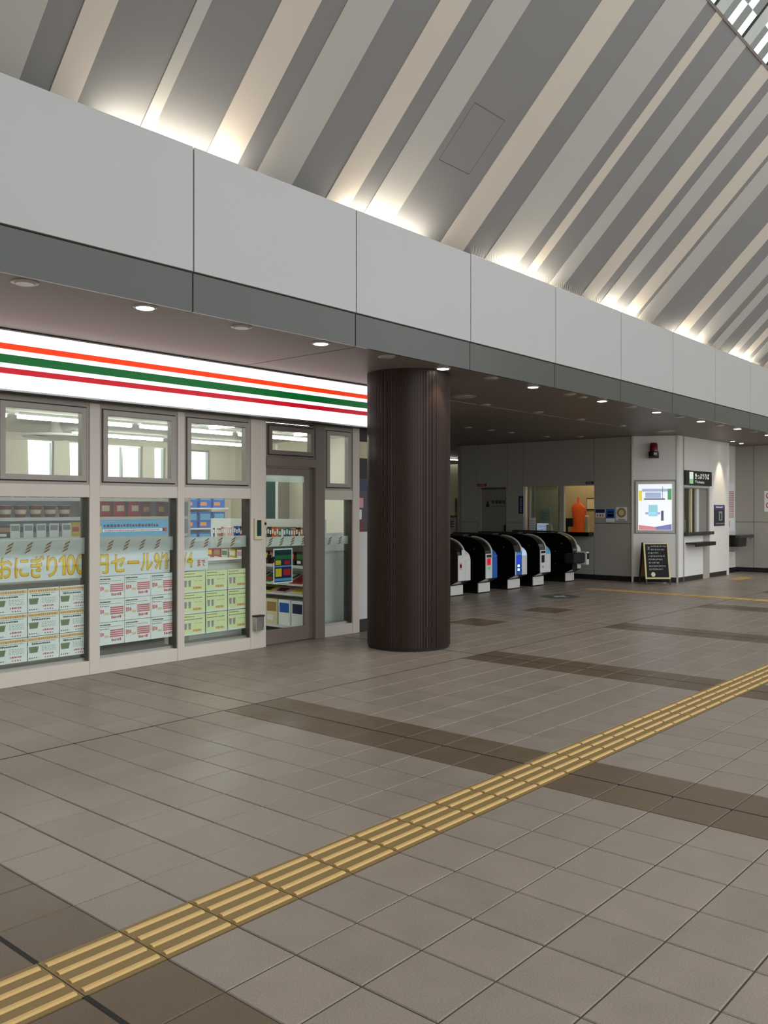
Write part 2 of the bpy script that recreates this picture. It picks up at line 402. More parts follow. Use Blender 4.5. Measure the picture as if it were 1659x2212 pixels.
# ================================================================ SLOPED STRIPED CEILING (45 degrees)
CC = 9.95                                   # Y + z on the lining
RY, BY = 3.35, 6.0
base = [2.11, 2.81, 3.02, 3.228, 3.735, 3.842, 4.345, 4.66, 4.87, 5.267, 5.688, 5.99, 6.205, 6.605, 7.413, 7.82, 8.223, 8.83, 9.06, 9.24, 9.66, 9.96,
        10.47, 10.8, 11.0, 11.36, 11.72, 12.096, 12.2, 12.666, 13.52, 13.925, 14.336, 14.856, 15.11, 15.43, 15.92, 16.24, 16.56, 16.865, 17.07, 17.46]
seq = 'LDBDLDBDLDBDLDBDLDBDLDBDLDBDLDBDLDLDLDBDL'
edges = [(base[i], base[i + 1], seq[i]) for i in range(len(base) - 1)]
p0 = 11.36; ext = [(a + 6.11, b + 6.11, c) for a, b, c in edges if a >= p0 - .01 and a < 17.4]
edges += [(a, b, c) for a, b, c in ext if a > 17.4]
edges = [(-3.6, -1.2, 'D'), (-1.2, -.3, 'B'), (-.3, .9, 'D'), (.9, 1.4, 'B'), (1.4, 2.11, 'D')] + edges
s2 = 1 / math.sqrt(2)
def slope_slab(mb, xa, xb, ya, yb, t0, t1, mt):
    """slab on the slope between plan Y ya..yb; t = offset along the inward normal (towards the hall)"""
    vs = []
    for x in (xa, xb):
        for y in (ya, yb):
            for t in (t0, t1): vs.append((x, y - t * s2, CC - y - t * s2))
    mb.add(vs, [(0, 1, 3, 2), (4, 6, 7, 5), (0, 4, 5, 1), (2, 3, 7, 6), (1, 5, 7, 3), (0, 2, 6, 4)], mt)
mb = MB(); slope_slab(mb, -3.6, edges[-1][1], RY, BY, -.06, -.012, 'fascia_joint')
ceil = mb.build('ceiling_hall', origin=(8, 4.6, 5), kind='structure', label='sloping ceiling of grey and beige striped panels', cat='ceiling')
for a, b, c in edges:
    mb = MB(); t = {'D': .0, 'L': .006, 'B': .006}[c]
    slope_slab(mb, a + .002, b - .002, RY, BY, -.012, t, {'D': 'stripe_dark', 'L': 'stripe_light', 'B': 'stripe_beige'}[c])
    mb.build('ceiling_panel', parent=ceil)
mb = MB()
for (xa, xb, ya, yb) in ((6.70, 7.2, 4.70, 4.704), (6.70, 7.2, 5.118, 5.122), (6.70, 6.703, 4.70, 5.12), (7.197, 7.2, 4.70, 5.12)):
    slope_slab(mb, xa, xb, ya, yb, -.001, .0012, 'panel_joint')
mb.build('access_hatch', parent=ceil, label='faint square access hatch outline')
mb = MB(); slope_slab(mb, -3.6, edges[-1][1], RY - .018, RY, -.02, .012, 'roof_trim')
mb.build('ridge_trim', parent=ceil)
# skylight bays above the trim
sky = thing('window_skylight', (9, 3, 6.7), 'bright skylight glazing with grey checker pattern above ceiling', 'skylight', kind='structure')
proto_f = None
for k in range(-1, 11):
    xb = 9.03 + .81 * k
    mb = MB(); slope_slab(mb, xb, xb + .20, 1.2, RY - .018, -.04, -.012, 'frit_rail'); mb.build('rafter_panel', parent=sky)
    mb = MB(); slope_slab(mb, xb - .02, xb, 1.2, RY - .018, -.04, -.02, 'charcoal'); mb.build('rafter_joint', parent=sky)
    mb = MB(); slope_slab(mb, xb + .20, xb + .79, 1.2, RY - .018, -.036, -.03, 'glass_sky'); mb.build('pane', parent=sky)
    for r in range(12):
        for q in range(4):
            if (r + q) % 2: continue
            if k < -1 or k > 10: continue
            ya = RY - .018 - .17 * (r + 1); yb = ya + .17
            if proto_f is None:
                mb = MB(); slope_slab(mb, xb + .2 + .145 * q, xb + .345 + .145 * q, ya, yb, -.03, -.026, 'frit')
                proto_f = mb.build('frit_square', parent=sky); pf = (xb + .145 * q, ya)
            else:
                o = proto_f.copy(); C.objects.link(o); o.parent = sky; dy = ya - pf[1]
                o.location = (xb + .145 * q - pf[0], dy, -dy)
# unseen roof beam, walls added to block sky light, far end wall
B(-6, 27, .95, 1.25, 8.75, 8.95, 'stripe_light').build('ceiling_unseen_beam', kind='structure', label='unseen ridge beam, roof cut back to it to let sky light in', cat='ceiling')  # roof shortened to this beam so more sky reaches the floor
B(-2.7, -2.5, -4.0, 5.3, 0, 8.9, 'grey_panel').build('wall_left_light_block', kind='structure', label='unseen grey wall added left of the camera to hold back sky light', cat='wall')  # unseen wall added to darken the left side of the floor
B(26.5, 26.7, -7, 19, 0, 9, 'grey_panel').build('wall_end', kind='structure', label='far end wall of the concourse', cat='wall')
MB().box(16, 26.5, 19, 19.2, 0, 3.1, 'grey_panel').box(15.9, 16, 13.3, 19, 0, 3.1, 'grey_panel').box(10.7, 16, 13.2, 13.3, 0, ZS, 'grey_panel').build('wall_back', origin=(18, 19, 0), kind='structure', label='unseen back wall of the station, added to block sky light behind the gates', cat='wall')  # unseen closure added against sky light from behind, clear of the shop windows
# ================================================================ COVE LAMPS AND BIRD SPIKES
for k in range(7):
    xc = 4.05 + 2.5 * k; y = FY(xc) + .20 - .004 * (xc - 4)
    t = thing('cove_lamp', (xc, y, 3.95), f'warm linear uplight glowing behind the fascia, {ORD[k]} glow from the left', 'lamp', 'cove uplights behind the fascia')
    MB().prism([(y - .05, 3.952), (y + .05, 3.952), (y + .05, 4.15), (y - .05, 4.15)], 'x', xc - .62, xc + .62, 'white').build('housing', parent=t)
    MB().prism([(y + .03 * math.cos(a), 4.165 + .02 * math.sin(a)) for a in [math.pi * 2 * i / 10 for i in range(10)]], 'x', xc - .6, xc + .6, 'cove_tube').build('tube', parent=t, smooth=True)
sp = [SEAM[i] for i in range(len(SEAM)) if SEAM[i] > 6.8]
for k, (a, b) in enumerate(zip(sp[:-1], sp[1:])):
    mb = MB(); slab(mb, a + .02, b - .02, .004, .03, FT, FT + .006, 'spike')
    n = 36
    for q in range(n):
        x = a + .04 + (b - a - .08) * q / (n - 1)
        for d, lean in ((.01, -.03), (.022, .02)):
            xx = x + (.012 if d > .02 else 0); y = FY(xx) + d; l = random.uniform(-.008, .008)
            w = .0038
            mb.add([(xx - w, y, FT), (xx + w, y, FT), (xx, y + w, FT), (xx + l, y + lean, FT + .12)], [(0, 1, 2), (0, 1, 3), (1, 2, 3), (2, 0, 3)], 'spike')
    mb.build('bird_spike_strip', label=f'strip of fine bird spikes on the fascia top, {ORD[k]} strip from the left', cat='bird spikes', group='bird spike strips')

# ================================================================ DOWNLIGHTS
def downlight(x, y, r, on, label, spot=0, group='soffit downlights', warm=(1, .86, .66)):
    t = thing('downlight', (x, y, ZS - .012), label, 'downlight', group)
    mb = MB(); n = 28
    mb.lathe((x, y, ZS - .012), [(r * .72, .004), (r * .80, 0), (r, .006), (r, .012)], n, 'lamp_rim'); mb.build('trim_ring', parent=t, smooth=True)
    MB().lathe((x, y, ZS - .011), [(r * .70, -.0035), (r * .74, .004)], n, 'lamp_on' if on else 'lamp_off').build('lens', parent=t)
    if spot:
        L = bpy.data.lights.new('spot', 'SPOT'); L.energy = spot; L.spot_size = math.radians(75); L.spot_blend = .6; L.color = warm; L.shadow_soft_size = .04
        o = bpy.data.objects.new('bulb', L); C.objects.link(o); o.parent = t; o.location = (0, 0, -.03)
    return t
for k in range(18):
    x = 2.77 + .9105 * k; y = 5.47 + .0155 * (x - 2.77); on = k % 2 == 1
    downlight(x, y, .085, on, f'{"lit" if on else "unlit"} round downlight along the soffit edge, {ORD[k]} from the left', spot=16 if on else 0)
downlight(10.434, 5.6, .06, False, 'small unlit fitting squeezed between two edge downlights')
for k, (x, y, r) in enumerate(((9.38, 6.77, .17), (10.31, 7.06, .09), (11.63, 7.0, .09), (13.04, 7.05, .09), (14.54, 7.05, .09), (16.1, 6.9, .17))):
    downlight(x, y, r, False, f'unlit round ceiling fitting of the inner soffit row, {ORD[k]} from the column', group='inner soffit fittings')
for k, (x, y) in enumerate(((13.02, 9.3), (13.75, 9.3), (14.44, 9.3), (15.76, 9.3), (16.2, 8.77))):
    downlight(x, y, .085, False, f'unlit ceiling fitting above the ticket gates, {ORD[k]} from the column', group='fittings above the gates')
downlight(19.45, 6.83, .06, True, 'bright small spotlight above the white wall by the ticket window', spot=0, group='wall spotlights')
L = bpy.data.lights.new('spot', 'SPOT'); L.energy = 40; L.spot_size = math.radians(50); L.spot_blend = .7; L.color = (1, .82, .55); L.shadow_soft_size = .03
sl = bpy.data.objects.new('bulb', L); C.objects.link(sl); sl.location = (19.45, 6.83, ZS - .05); sl.rotation_euler = (math.radians(12), 0, 0)
downlight(20.2, 6.9, .06, True, 'second small spotlight further along beside the fare chart', spot=8, group='wall spotlights')

# ================================================================ SHOP FRONT
SY = 7.17                                    # face of the frames
G = 7.24                                     # glass plane
sf = B(2.2, 7.815, SY + .001, SY + .12, 2.44, ZS, 'frame_taupe').build('wall_storefront', origin=(5, SY, 0), kind='structure', label='glazed shop front with beige metal frames', cat='wall')
def fr(n, x0, x1, z0, z1, mt='frame_beige', d0=0, d1=.11, bev=.004): return B(x0, x1, SY + d0, SY + d1, z0, z1, mt).build(n, parent=sf, bevel=bev)
for (a, b) in ((2.3, 2.40), (3.275, 3.385), (4.235, 4.338), (5.185, 5.265)): fr('mullion', a, b, 0, 2.44)
fr('pilaster', 6.115, 6.305, 0, 2.44)
fr('end_post', 7.695, 7.815, 0, 2.46)
fr('door_post', 7.075, 7.225, 0, 2.44, 'frame_taupe')
fr('door_jamb', 6.305, 6.335, 0, 2.44, 'frame_beige', .01)
for (a, b) in ((2.40, 3.275), (3.385, 4.235), (4.338, 5.185), (5.265, 6.115), (7.225, 7.695)):
    fr('sill', a, b, 0, .125, 'frame_beige', .004); fr('transom', a, b, 1.594, 1.706, 'frame_beige', .004)
    fr('head', a, b, 2.425, 2.44, 'frame_grey', .004)
for (a, b) in ((2.40, 3.275), (3.385, 4.235), (4.338, 5.185), (5.265, 6.115), (7.225, 7.695)):
    fr('inner_sill', a, b, .125, .15, 'aluminium', .06, .2, 0)
    B(a, a + .012, SY + .05, SY + .14, .125, 1.594, 'jamb_shade').build('shaded_bead', parent=sf); B(b - .012, b, SY + .02, SY + .14, .125, 1.594, 'jamb_shade').build('shaded_bead', parent=sf)  # shadow on the jamb sides put into the dark bead colour
bays = [(3.385, 4.235), (4.338, 5.185), (5.265, 6.115)]
pn = ['left', 'middle', 'right']
def marks(mb, x0, x1, z, step=.172):
    x = x0
    while x < x1 - .05:
        for q in range(3):
            u = x + .010 * q; zz = z + .030 * q - .034
            mb.add([(u, G - .0065, zz), (u + .052, G - .0065, zz + .024), (u + .060, G - .0065, zz + .044), (u + .010, G - .0065, zz + .018)], [(0, 1, 2, 3)], 'mark_gold')
        x += step
def film(win, a, b, z0=1.085, z1=1.205):
    f = B(a, b, G - .005, G - .004, z0, z1, 'glass_frost').build('frosted_band', parent=win, label='frosted strip with small slanted gold marks')
    mb = MB(); marks(mb, a + .09, b, (z0 + z1) / 2 - .02); mb.build('gold_marks', parent=f)
for i, (a, b) in enumerate(bays):
    w = thing(f'window_{i + 1}', ((a + b) / 2, G, .13), f'large fixed shop window, {pn[i]} of the three panes', 'window', kind='structure')
    B(a, b, G - .004, G + .004, .125, 1.594, 'glass').build('pane', parent=w)
    film(w, a + .012, b - .012, 1.088, 1.232 - .012 * i)
def awning(idx, a, b, z0, z1, m1, label, vbar=None):
    w = thing(f'window_{idx}', ((a + b) / 2, G, z0), label, 'window', kind='structure')
    def ring(n, x0, x1, za, zb, t, y0, y1, mt):
        mb = MB(); mb.box(x0, x0 + t, y0, y1, za, zb, mt); mb.box(x1 - t, x1, y0, y1, za, zb, mt); mb.box(x0 + t, x1 - t, y0, y1, za, za + t, mt); mb.box(x0 + t, x1 - t, y0, y1, zb - t, zb, mt)
        mb.build(n, parent=w)
    ring('outer_frame', a, b, z0, z1, .022, SY + .012, SY + .11, m1)
    ring('shadow_rebate', a + .022, b - .022, z0 + .022, z1 - .022, .012, SY + .04, SY + .1, 'jamb_shade')  # rebate ring takes the same painted shade as the jambs
    ring('sash', a + .034, b - .034, z0 + .034, z1 - .034, .045, SY - .004, SY + .06, m1)
    B(a + .079, b - .079, SY + .026, SY + .034, z0 + .079, z1 - .079, 'glass').build('pane', parent=w)
for i, (a, b) in enumerate(bays): awning(4 + i, a, b, 1.706, 2.425, 'frame_grey', f'small awning window above the {pn[i]} shop pane')
awning(7, 6.335, 7.075, 2.05, 2.425, 'frame_taupe', 'narrow fanlight above the glass shop door')
awning(8, 7.225, 7.695, 1.706, 2.425, 'frame_grey', 'small awning window right of the door fanlight')
w = thing('window_9', (7.46, G, .13), 'tall narrow shop window beside the glass door', 'window', kind='structure')
B(7.225, 7.695, G - .004, G + .004, .125, 1.594, 'glass').build('pane', parent=w); film(w, 7.237, 7.683, 1.07, 1.165)
# door
d = thing('door_1', (6.7, SY, 0), 'glazed sliding shop door in a taupe frame', 'door', kind='structure')
fr('door_head', 6.335, 7.075, 1.955, 2.05, 'frame_taupe', -.006, .12)
mb = MB()
for (x0, x1, z0, z1) in ((6.338, 6.372, .01, 1.95), (6.955, 7.072, .01, 1.95), (6.372, 6.955, .01, .165), (6.372, 6.955, 1.86, 1.95)): mb.box(x0, x1, SY + .05, SY + .09, z0, z1, 'frame_taupe')
mb.build('door_frame', parent=d, bevel=.003)
B(6.372, 6.955, SY + .066, SY + .074, .165, 1.86, 'glass').build('pane', parent=d)
B(6.372, 6.955, SY + .0655, SY + .066, 1.785, 1.86, 'glass_frost').build('top_film', parent=d)
f = B(6.375, 6.952, SY + .0625, SY + .064, 1.075, 1.182, 'glass_frost').build('frosted_band', parent=d, label='frosted strip with slanted gold marks across the door')
mb = MB(); g0, G = G, SY + .066; marks(mb, 6.40, 6.95, 1.11, .165); G = g0; mb.build('gold_marks', parent=f)
mb = MB(); mb.box(6.385, 6.42, SY + .02, SY + .05, .93, .99, 'black'); mb.tube((6.40, SY + .03, .955), (6.47, SY + .02, .955), .012, 'black'); mb.box(6.42, 6.47, SY + .03, SY + .05, .90, .97, 'black'); mb.build('lock_handle', parent=d, label='small black lock and pull')
# shop wall right of the glazing, behind the column
wr = B(7.815, 9.5, SY + .01, SY + .13, .155, 1.21, 'white').build('wall_beside_shop', origin=(8.4, SY, 0), kind='structure', label='white wall panel right of the shop front behind the column', cat='wall')
B(7.815, 9.5, SY + .004, SY + .13, 0, .155, 'charcoal').build('base_board', parent=wr)
B(7.815, 9.5, SY + .03, SY + .13, 1.21, ZS, 'charcoal').build('upper_panel', parent=wr)
B(7.83, 8.4, SY + .014, SY + .03, 2.1, 2.3, 'cream').build('cream_strip', parent=wr)  # plain cream strip across the dark upper panel
t = thing('wall_poster', (8.0, SY + .028, 1.212), 'dark blue and red poster peeking out left of the column', 'poster')
B(7.825, 8.3, SY + .018, SY + .0295, 1.215, 1.85, 'poster_dark').build('sheet', parent=t)
mb = MB(); mb.box(7.825, 8.3, SY + .0165, SY + .018, 1.70, 1.84, 'navy'); mb.box(7.825, 7.9, SY + .0165, SY + .018, 1.50, 1.62, 'pink'); mb.box(7.83, 7.87, SY + .0165, SY + .018, 1.36, 1.48, 'paper_white'); mb.box(7.825, 7.9, SY + .0165, SY + .018, 1.22, 1.36, 'dark_red'); mb.build('print', parent=t)

# ---- sign above the shop front
SGY = 6.98
sg = thing('shop_sign', (5.2, SGY + .1, 2.455), 'long backlit white shop sign with orange, green and red stripes', 'sign')
B(2.0, 8.25, SGY + .012, SY, 2.45, 2.947, 'dark_metal').build('casing', parent=sg)
B(2.0, 8.25, SGY - .006, SGY + .02, 2.936, 2.947, 'aluminium').build('top_rail', parent=sg); B(2.0, 8.25, SGY - .006, SGY + .02, 2.448, 2.462, 'aluminium').build('bottom_rail', parent=sg)
sx = [2.386, 4.172, 5.958, 7.744, 8.25]; sx = [2.0] + sx
for a, b in zip(sx[:-1], sx[1:]):
    pnl = B(a + .0015, b - .0015, SGY, SGY + .012, 2.462, 2.936, 'shop_white').build('panel', parent=sg)
    for nm, z0, z1, mt in (('orange_stripe', 2.785, 2.834, 'sign_orange'), ('green_stripe', 2.673, 2.744, 'sign_green'), ('red_stripe', 2.588, 2.636, 'sign_red')):
        B(a, b, SGY - .0012, SGY, z0, z1, mt).build(nm, parent=pnl)

# ---- wall fittings on the pilaster
t = thing('card_reader', (6.205, SY, 1.165), 'cream entry panel with dark window on the shop pilaster', 'entry panel')
B(6.15, 6.265, SY - .03, SY - .0005, 1.165, 1.39, 'cream').build('body', parent=t, bevel=.006); B(6.172, 6.232, SY - .033, SY - .03, 1.20, 1.37, 'teal_glass').build('dark_window', parent=t)
t = thing('outlet_box', (6.19, SY, .2), 'small grey metal box low on the shop pilaster', 'box')
B(6.135, 6.245, SY - .06, SY - .0005, .20, .345, 'steel').build('body', parent=t, bevel=.004); B(6.13, 6.25, SY - .068, SY - .0005, .345, .36, 'charcoal').build('cap', parent=t)
MB().lathe((6.32, SY + .0, 1.33), [(.014, 0), (.014, .012)], 14, 'black', axis='y').build('key_switch', origin=(6.32, SY, 1.31), label='tiny black key switch beside the door edge', cat='switch')

# ---- flyers, banner, posters stuck inside the glass
PYL = G + .006
def flyer_a():
    mb = MB(); r = random.Random(3); W, Hh = .285, .204
    mb.box(0, W, 0, .0008, 0, Hh, 'paper_white'); y = -.0006
    mb.add([(0.004, y, .168), (W - .004, y, .168), (W - .004, y, .196), (.004, y, .196)], [(0, 1, 2, 3)], 'ink_beige')
    mb.dashes((.012, y * 2, .173), W - .03, .017, 'ink_orange', cw=.016, rnd=r)
    mb.dashes((.02, y, .155), W - .05, .007, 'ink_grey', cw=.008, rnd=r)
    mb.dashes((.035, y, .134), .17, .015, 'ink', cw=.013, gap=.3, rnd=r)
    mb.add([(.015, y, .066), (.085, y, .066), (.098, y, .118), (.008, y, .118)], [(0, 1, 2, 3)], 'basket')
    for q in range(4): mb.dashes((.125, y, .112 - .013 * q), .13, .005, 'ink_grey', cw=.02, rnd=r)
    mb.dashes((.135, y, .038), .1, .018, 'ink_red', cw=.013, rnd=r)
    mb.dashes((.012, y, .016), .08, .011, 'ink', cw=.012, gap=.8, rnd=r); mb.dashes((.15, y, .014), .08, .012, 'ink_red', cw=.014, gap=.8, rnd=r)
    return mb
def flyer_b():
    mb = MB(); r = random.Random(4); W, Hh = .285, .207
    mb.box(0, W, 0, .0008, 0, Hh, 'paper_white'); y = -.0006
    mb.dashes((.012, y, .178), .13, .013, 'ink', cw=.012, gap=.2, rnd=r); mb.dashes((.012, y, .162), .24, .007, 'ink_grey', cw=.01, gap=.3, rnd=r)
    mb.dashes((.015, y, .141), .11, .010, 'ink', cw=.011, gap=.7, rnd=r)
    for q in range(4): mb.add([(.135, y, .066 + .019 * q), (.275, y, .066 + .019 * q), (.275, y, .079 + .019 * q), (.135, y, .079 + .019 * q)], [(0, 1, 2, 3)], 'ink_pink')
    mb.dashes((.015, y, .075), .06, .045, 'ink_pink', cw=.018, gap=.3, rnd=r)
    mb.add([(.075, y, .066), (.12, y, .066), (.125, y, .085), (.08, y, .09)], [(0, 1, 2, 3)], 'ink_beige')
    mb.dashes((.15, y, .026), .1, .028, 'ink_red', cw=.014, gap=.4, rnd=r)
    return mb
def flyer_c():
    mb = MB(); r = random.Random(5); W, Hh = .272, .207
    mb.box(0, W, 0, .0008, 0, Hh, 'paper_green'); y = -.0006
    mb.dashes((.012, y, .182), .13, .009, 'wood', cw=.012, gap=.15, rnd=r); mb.dashes((.015, y, .152), .22, .011, 'ink', cw=.011, gap=.6, rnd=r)
    for q in range(2): mb.add([(.02 + .05 * q, y, .058), (.045 + .05 * q, y, .058), (.05 + .05 * q, y, .122), (.015 + .05 * q, y, .122)], [(0, 1, 2, 3)], 'mauve')
    mb.add([(.0, y, 0), (.272, y, 0), (.272, y, .016), (0, y, .016)], [(0, 1, 2, 3)], 'paper_white')
    mb.dashes((.125, y, .03), .1, .026, 'ink_orange', cw=.014, gap=.35, rnd=r); mb.dashes((.14, y, .112), .1, .006, 'basket', cw=.02, rnd=r)
    return mb
rows = ['top', 'middle', 'bottom']; cols = ['left', 'centre', 'right']
for f, xs, z0, dz, desc, grp in ((flyer_a, (3.405, 3.697, 3.988), .808, .2085, 'white flyer with green basket picture', 'basket flyers'),
                                (flyer_b, (4.352, 4.641, 4.93), .866, .211, 'white flyer with red striped bars', 'red bar flyers'),
                                (flyer_c, (5.30, 5.585, 5.868), .862, .214, 'pale yellow green flyer', 'green flyers')):
    proto = None
    for c in range(3):
        for r in range(3):
            loc = (xs[c], PYL, z0 - dz * (r + 1) + .003)
            if proto is None: o = proto = f().build('window_flyer', origin=(0, 0, 0)); o.location = loc
            else: o = proto.copy(); C.objects.link(o); o.location = loc
            tag(o, f'{desc} in the shop window, {rows[r]} row, {cols[c]} column', 'flyer', grp)
PYB = SY + .113
bn = thing('sale_banner', (4.4, PYB + .004, .875), 'white paper banner with large yellow Japanese sale lettering across the windows', 'banner')
B(3.2, 5.64, PYB + .003, PYB + .0042, .868, 1.098, 'paper_banner').build('paper_strip', parent=bn)
for txt, xa, xb, za, zb in (('お', 3.43, 3.545, .905, 1.075), ('に', 3.575, 3.69, .905, 1.07), ('ぎ', 3.715, 3.83, .895, 1.085), ('り', 3.86, 3.95, .895, 1.075), ('1', 3.975, 4.03, .905, 1.075),
                            ('0', 4.045, 4.125, .90, 1.08), ('0', 4.137, 4.217, .90, 1.08), ('円', 4.285, 4.455, .895, 1.065), ('セ', 4.49, 4.63, .90, 1.06), ('ー', 4.665, 4.78, .97, .995), ('ル', 4.805, 4.93, .90, 1.06),
                            ('9', 4.955, 5.01, .905, 1.06), ('/', 5.015, 5.05, .905, 1.06), ('1', 5.055, 5.1, .905, 1.055), ('〜', 5.115, 5.2, .97, 1.0), ('9', 5.245, 5.29, .905, 1.05), ('/', 5.295, 5.33, .905, 1.05), ('4', 5.34, 5.40, .905, 1.05)):
    xa, xb = xa * 1.008, xb * 1.008
    MB().text(txt, (xa - .006, PYB + .002, za - .006), xb - xa + .012, zb - za + .012, 'text_orange', offset=.03).build('letter_outline', parent=bn)
    MB().text(txt, (xa + .002, PYB + .0008, za + .002), xb - xa - .004, zb - za - .004, 'text_yellow', offset=.012).build('letter', parent=bn)
MB().text('まで', (5.505, PYB + .001, .905), .1, .07, 'orange', offset=.02).build('letter', parent=bn)
t = thing('blue_banner', (4.75, PYL, 1.235), 'light blue printed banner strip in the middle shop pane', 'banner')
B(4.352, 5.13, PYL + .001, PYL + .0025, 1.235, 1.385, 'light_blue').build('sheet', parent=t)
mb = MB(); r = random.Random(9); mb.dashes((4.42, PYL + .0005, 1.32), .6, .03, 'navy', cw=.026, gap=.35, rnd=r); mb.box(4.41, 5.08, PYL + .0003, PYL + .001, 1.278, 1.302, 'paper_white'); mb.dashes((4.43, PYL - .0002, 1.282), .6, .014, 'ink_red', cw=.014, rnd=r)
mb.box(4.352, 4.40, PYL + .0003, PYL + .001, 1.27, 1.33, 'yellow'); mb.box(5.06, 5.11, PYL + .0003, PYL + .001, 1.27, 1.31, 'red'); mb.build('print', parent=t)
DY = SY + .076
t = thing('door_poster', (6.64, DY, .66), 'framed colourful notice with yellow and red shapes on the shop door glass', 'poster')
B(6.50, 6.785, DY + .001, DY + .003, .665, 1.05, 'paper_white').build('sheet', parent=t)
mb = MB(); y0, y1 = DY, DY + .001
mb.box(6.515, 6.77, y0, y1, .68, 1.035, 'navy'); y0, y1 = DY - .001, DY
for (a, b, c, dd, m_) in ((6.52, 6.765, .985, 1.03, 'teal_glass'), (6.52, 6.765, .93, .975, 'green'), (6.53, 6.61, .87, .92, 'yellow'), (6.66, 6.74, .87, .915, 'red'), (6.53, 6.62, .74, .83, 'yellow'), (6.65, 6.75, .75, .82, 'red'), (6.52, 6.765, .845, .86, 'light_blue'), (6.52, 6.765, .69, .72, 'light_blue')): mb.box(a, b, y0, y1, c, dd, m_)
mb.build('print', parent=t)
# ================================================================ SHOP INTERIOR
SZ = 2.66; BYW = 13.1; SXR = 10.6
mb = MB(); mb.box(1.2, 9.5, SY + .12, BYW, -.004, .004, 'store_floor'); mb.box(9.5, SXR, 8.3, BYW, -.004, .004, 'store_floor')
mb.build('floor_shop', origin=(5, 10, 0), kind='structure', label='pale shop floor', cat='floor')
MB().box(1.2, 9.4, SY + .12, BYW, SZ, SZ + .05, 'store_ceiling').box(9.4, SXR, 8.3, BYW, SZ, SZ + .05, 'store_ceiling').build('ceiling_shop', kind='structure', label='cream shop ceiling', cat='ceiling')
B(1.1, 1.2, SY, BYW + .1, 0, ZS, 'store_wall').build('wall_shop_left', kind='structure', label='left side wall inside the shop', cat='wall')
mb = MB(); mb.box(SXR, SXR + .1, 8.3, BYW + .1, 0, ZS, 'store_wall'); mb.box(9.5, SXR, 8.2, 8.3, 0, ZS, 'store_wall'); mb.box(9.4, 9.5, SY + .13, 8.2, 0, ZS, 'store_wall')
mb.build('wall_shop_right', origin=(SXR, 10, 0), kind='structure', label='right side wall inside the shop', cat='wall')
wins = [(4.2, 5.6), (6.68, 7.12), (7.38, 7.62), (7.98, 8.75), (8.98, 9.22), (9.66, 10.2)]
mb = MB(); ex = [1.2]
for a, b in wins: ex += [a, b]
ex.append(SXR)
for a, b in zip(ex[0::2], ex[1::2]): mb.box(a, b, BYW, BYW + .15, 0, SZ, 'store_wall')
for a, b in wins: mb.box(a, b, BYW, BYW + .15, 0, 1.2, 'store_wall'); mb.box(a, b, BYW, BYW + .15, 2.56, SZ, 'store_wall')
mb.build('wall_shop_back', origin=(6, BYW, 0), kind='structure', label='back wall of the shop with bright daylight windows', cat='wall')
for k, (a, b) in enumerate(wins):
    w = thing(f'window_{10 + k}', ((a + b) / 2, BYW + .08, 1.2), f'bright daylight window in the shop back wall, {ORD[k]} from the left', 'window', kind='structure')
    B(a, b, BYW + .07, BYW + .078, 1.2, 2.56, 'glass').build('pane', parent=w)
    mb = MB()
    for (x0, x1, z0, z1) in ((a, a + .03, 1.2, 2.56), (b - .03, b, 1.2, 2.56), (a + .03, b - .03, 1.2, 1.23), (a + .03, b - .03, 2.53, 2.56)): mb.box(x0, x1, BYW + .04, BYW + .1, z0, z1, 'aluminium')
    if b - a > .6: mb.box((a + b) / 2 - .015, (a + b) / 2 + .015, BYW + .04, BYW + .1, 1.23, 2.53, 'aluminium')
    mb.build('frame', parent=w)
# fluorescent battens
def batten(x, y, ln, axis, label):
    t = thing('ceiling_batten', (x, y, SZ - .07), label, 'light', 'shop ceiling battens')
    hx, hy = (ln / 2, .05) if axis == 'x' else (.05, ln / 2)
    B(x - hx, x + hx, y - hy, y + hy, SZ - .03, SZ - .001, 'white').build('housing', parent=t)
    B(x - hx + .01, x + hx - .01, y - hy * .55, y + hy * .55, SZ - .075, SZ - .03, 'tube').build('diffuser', parent=t, bevel=.012)
for r, (y, nm) in enumerate(((8.55, 'front'), (10.35, 'middle'), (12.1, 'rear'))):
    for q in range(5):
        x = 2.5 + 1.72 * q
        if r == 2 and q == 2: continue
        batten(x, y, 1.6, 'x', f'bright ceiling batten in the {nm} row of the shop, {ORD[q]} from the left')
for k, x in enumerate((7.6, 9.2)): batten(x, 9.4, 1.3, 'y', f'ceiling batten running to the back of the shop, {"nearer" if k == 0 else "farther from"} the door')
t = thing('ceiling_fan_unit', (6.1, 11.2, 2.42), 'beige ceiling air unit hanging between the shop battens', 'air unit')
MB().lathe((6.1, 11.2, 2.42), [(.12, 0), (.42, .04), (.42, .07), (.1, .1), (.05, .24)], 24, 'grey_panel').build('body', parent=t, smooth=True)
mb = MB()
for a in range(4):
    ca, sa = math.cos(a * 1.571 + .4), math.sin(a * 1.571 + .4)
    mb.add([(6.1 + ca * .1 - sa * .08, 11.2 + sa * .1 + ca * .08, 2.44), (6.1 + ca * .1 + sa * .08, 11.2 + sa * .1 - ca * .08, 2.45), (6.1 + ca * .7 + sa * .09, 11.2 + sa * .7 - ca * .09, 2.45), (6.1 + ca * .7 - sa * .09, 11.2 + sa * .7 + ca * .09, 2.44)], [(0, 1, 2, 3)], 'grey_panel')
mb.build('vanes', parent=t)
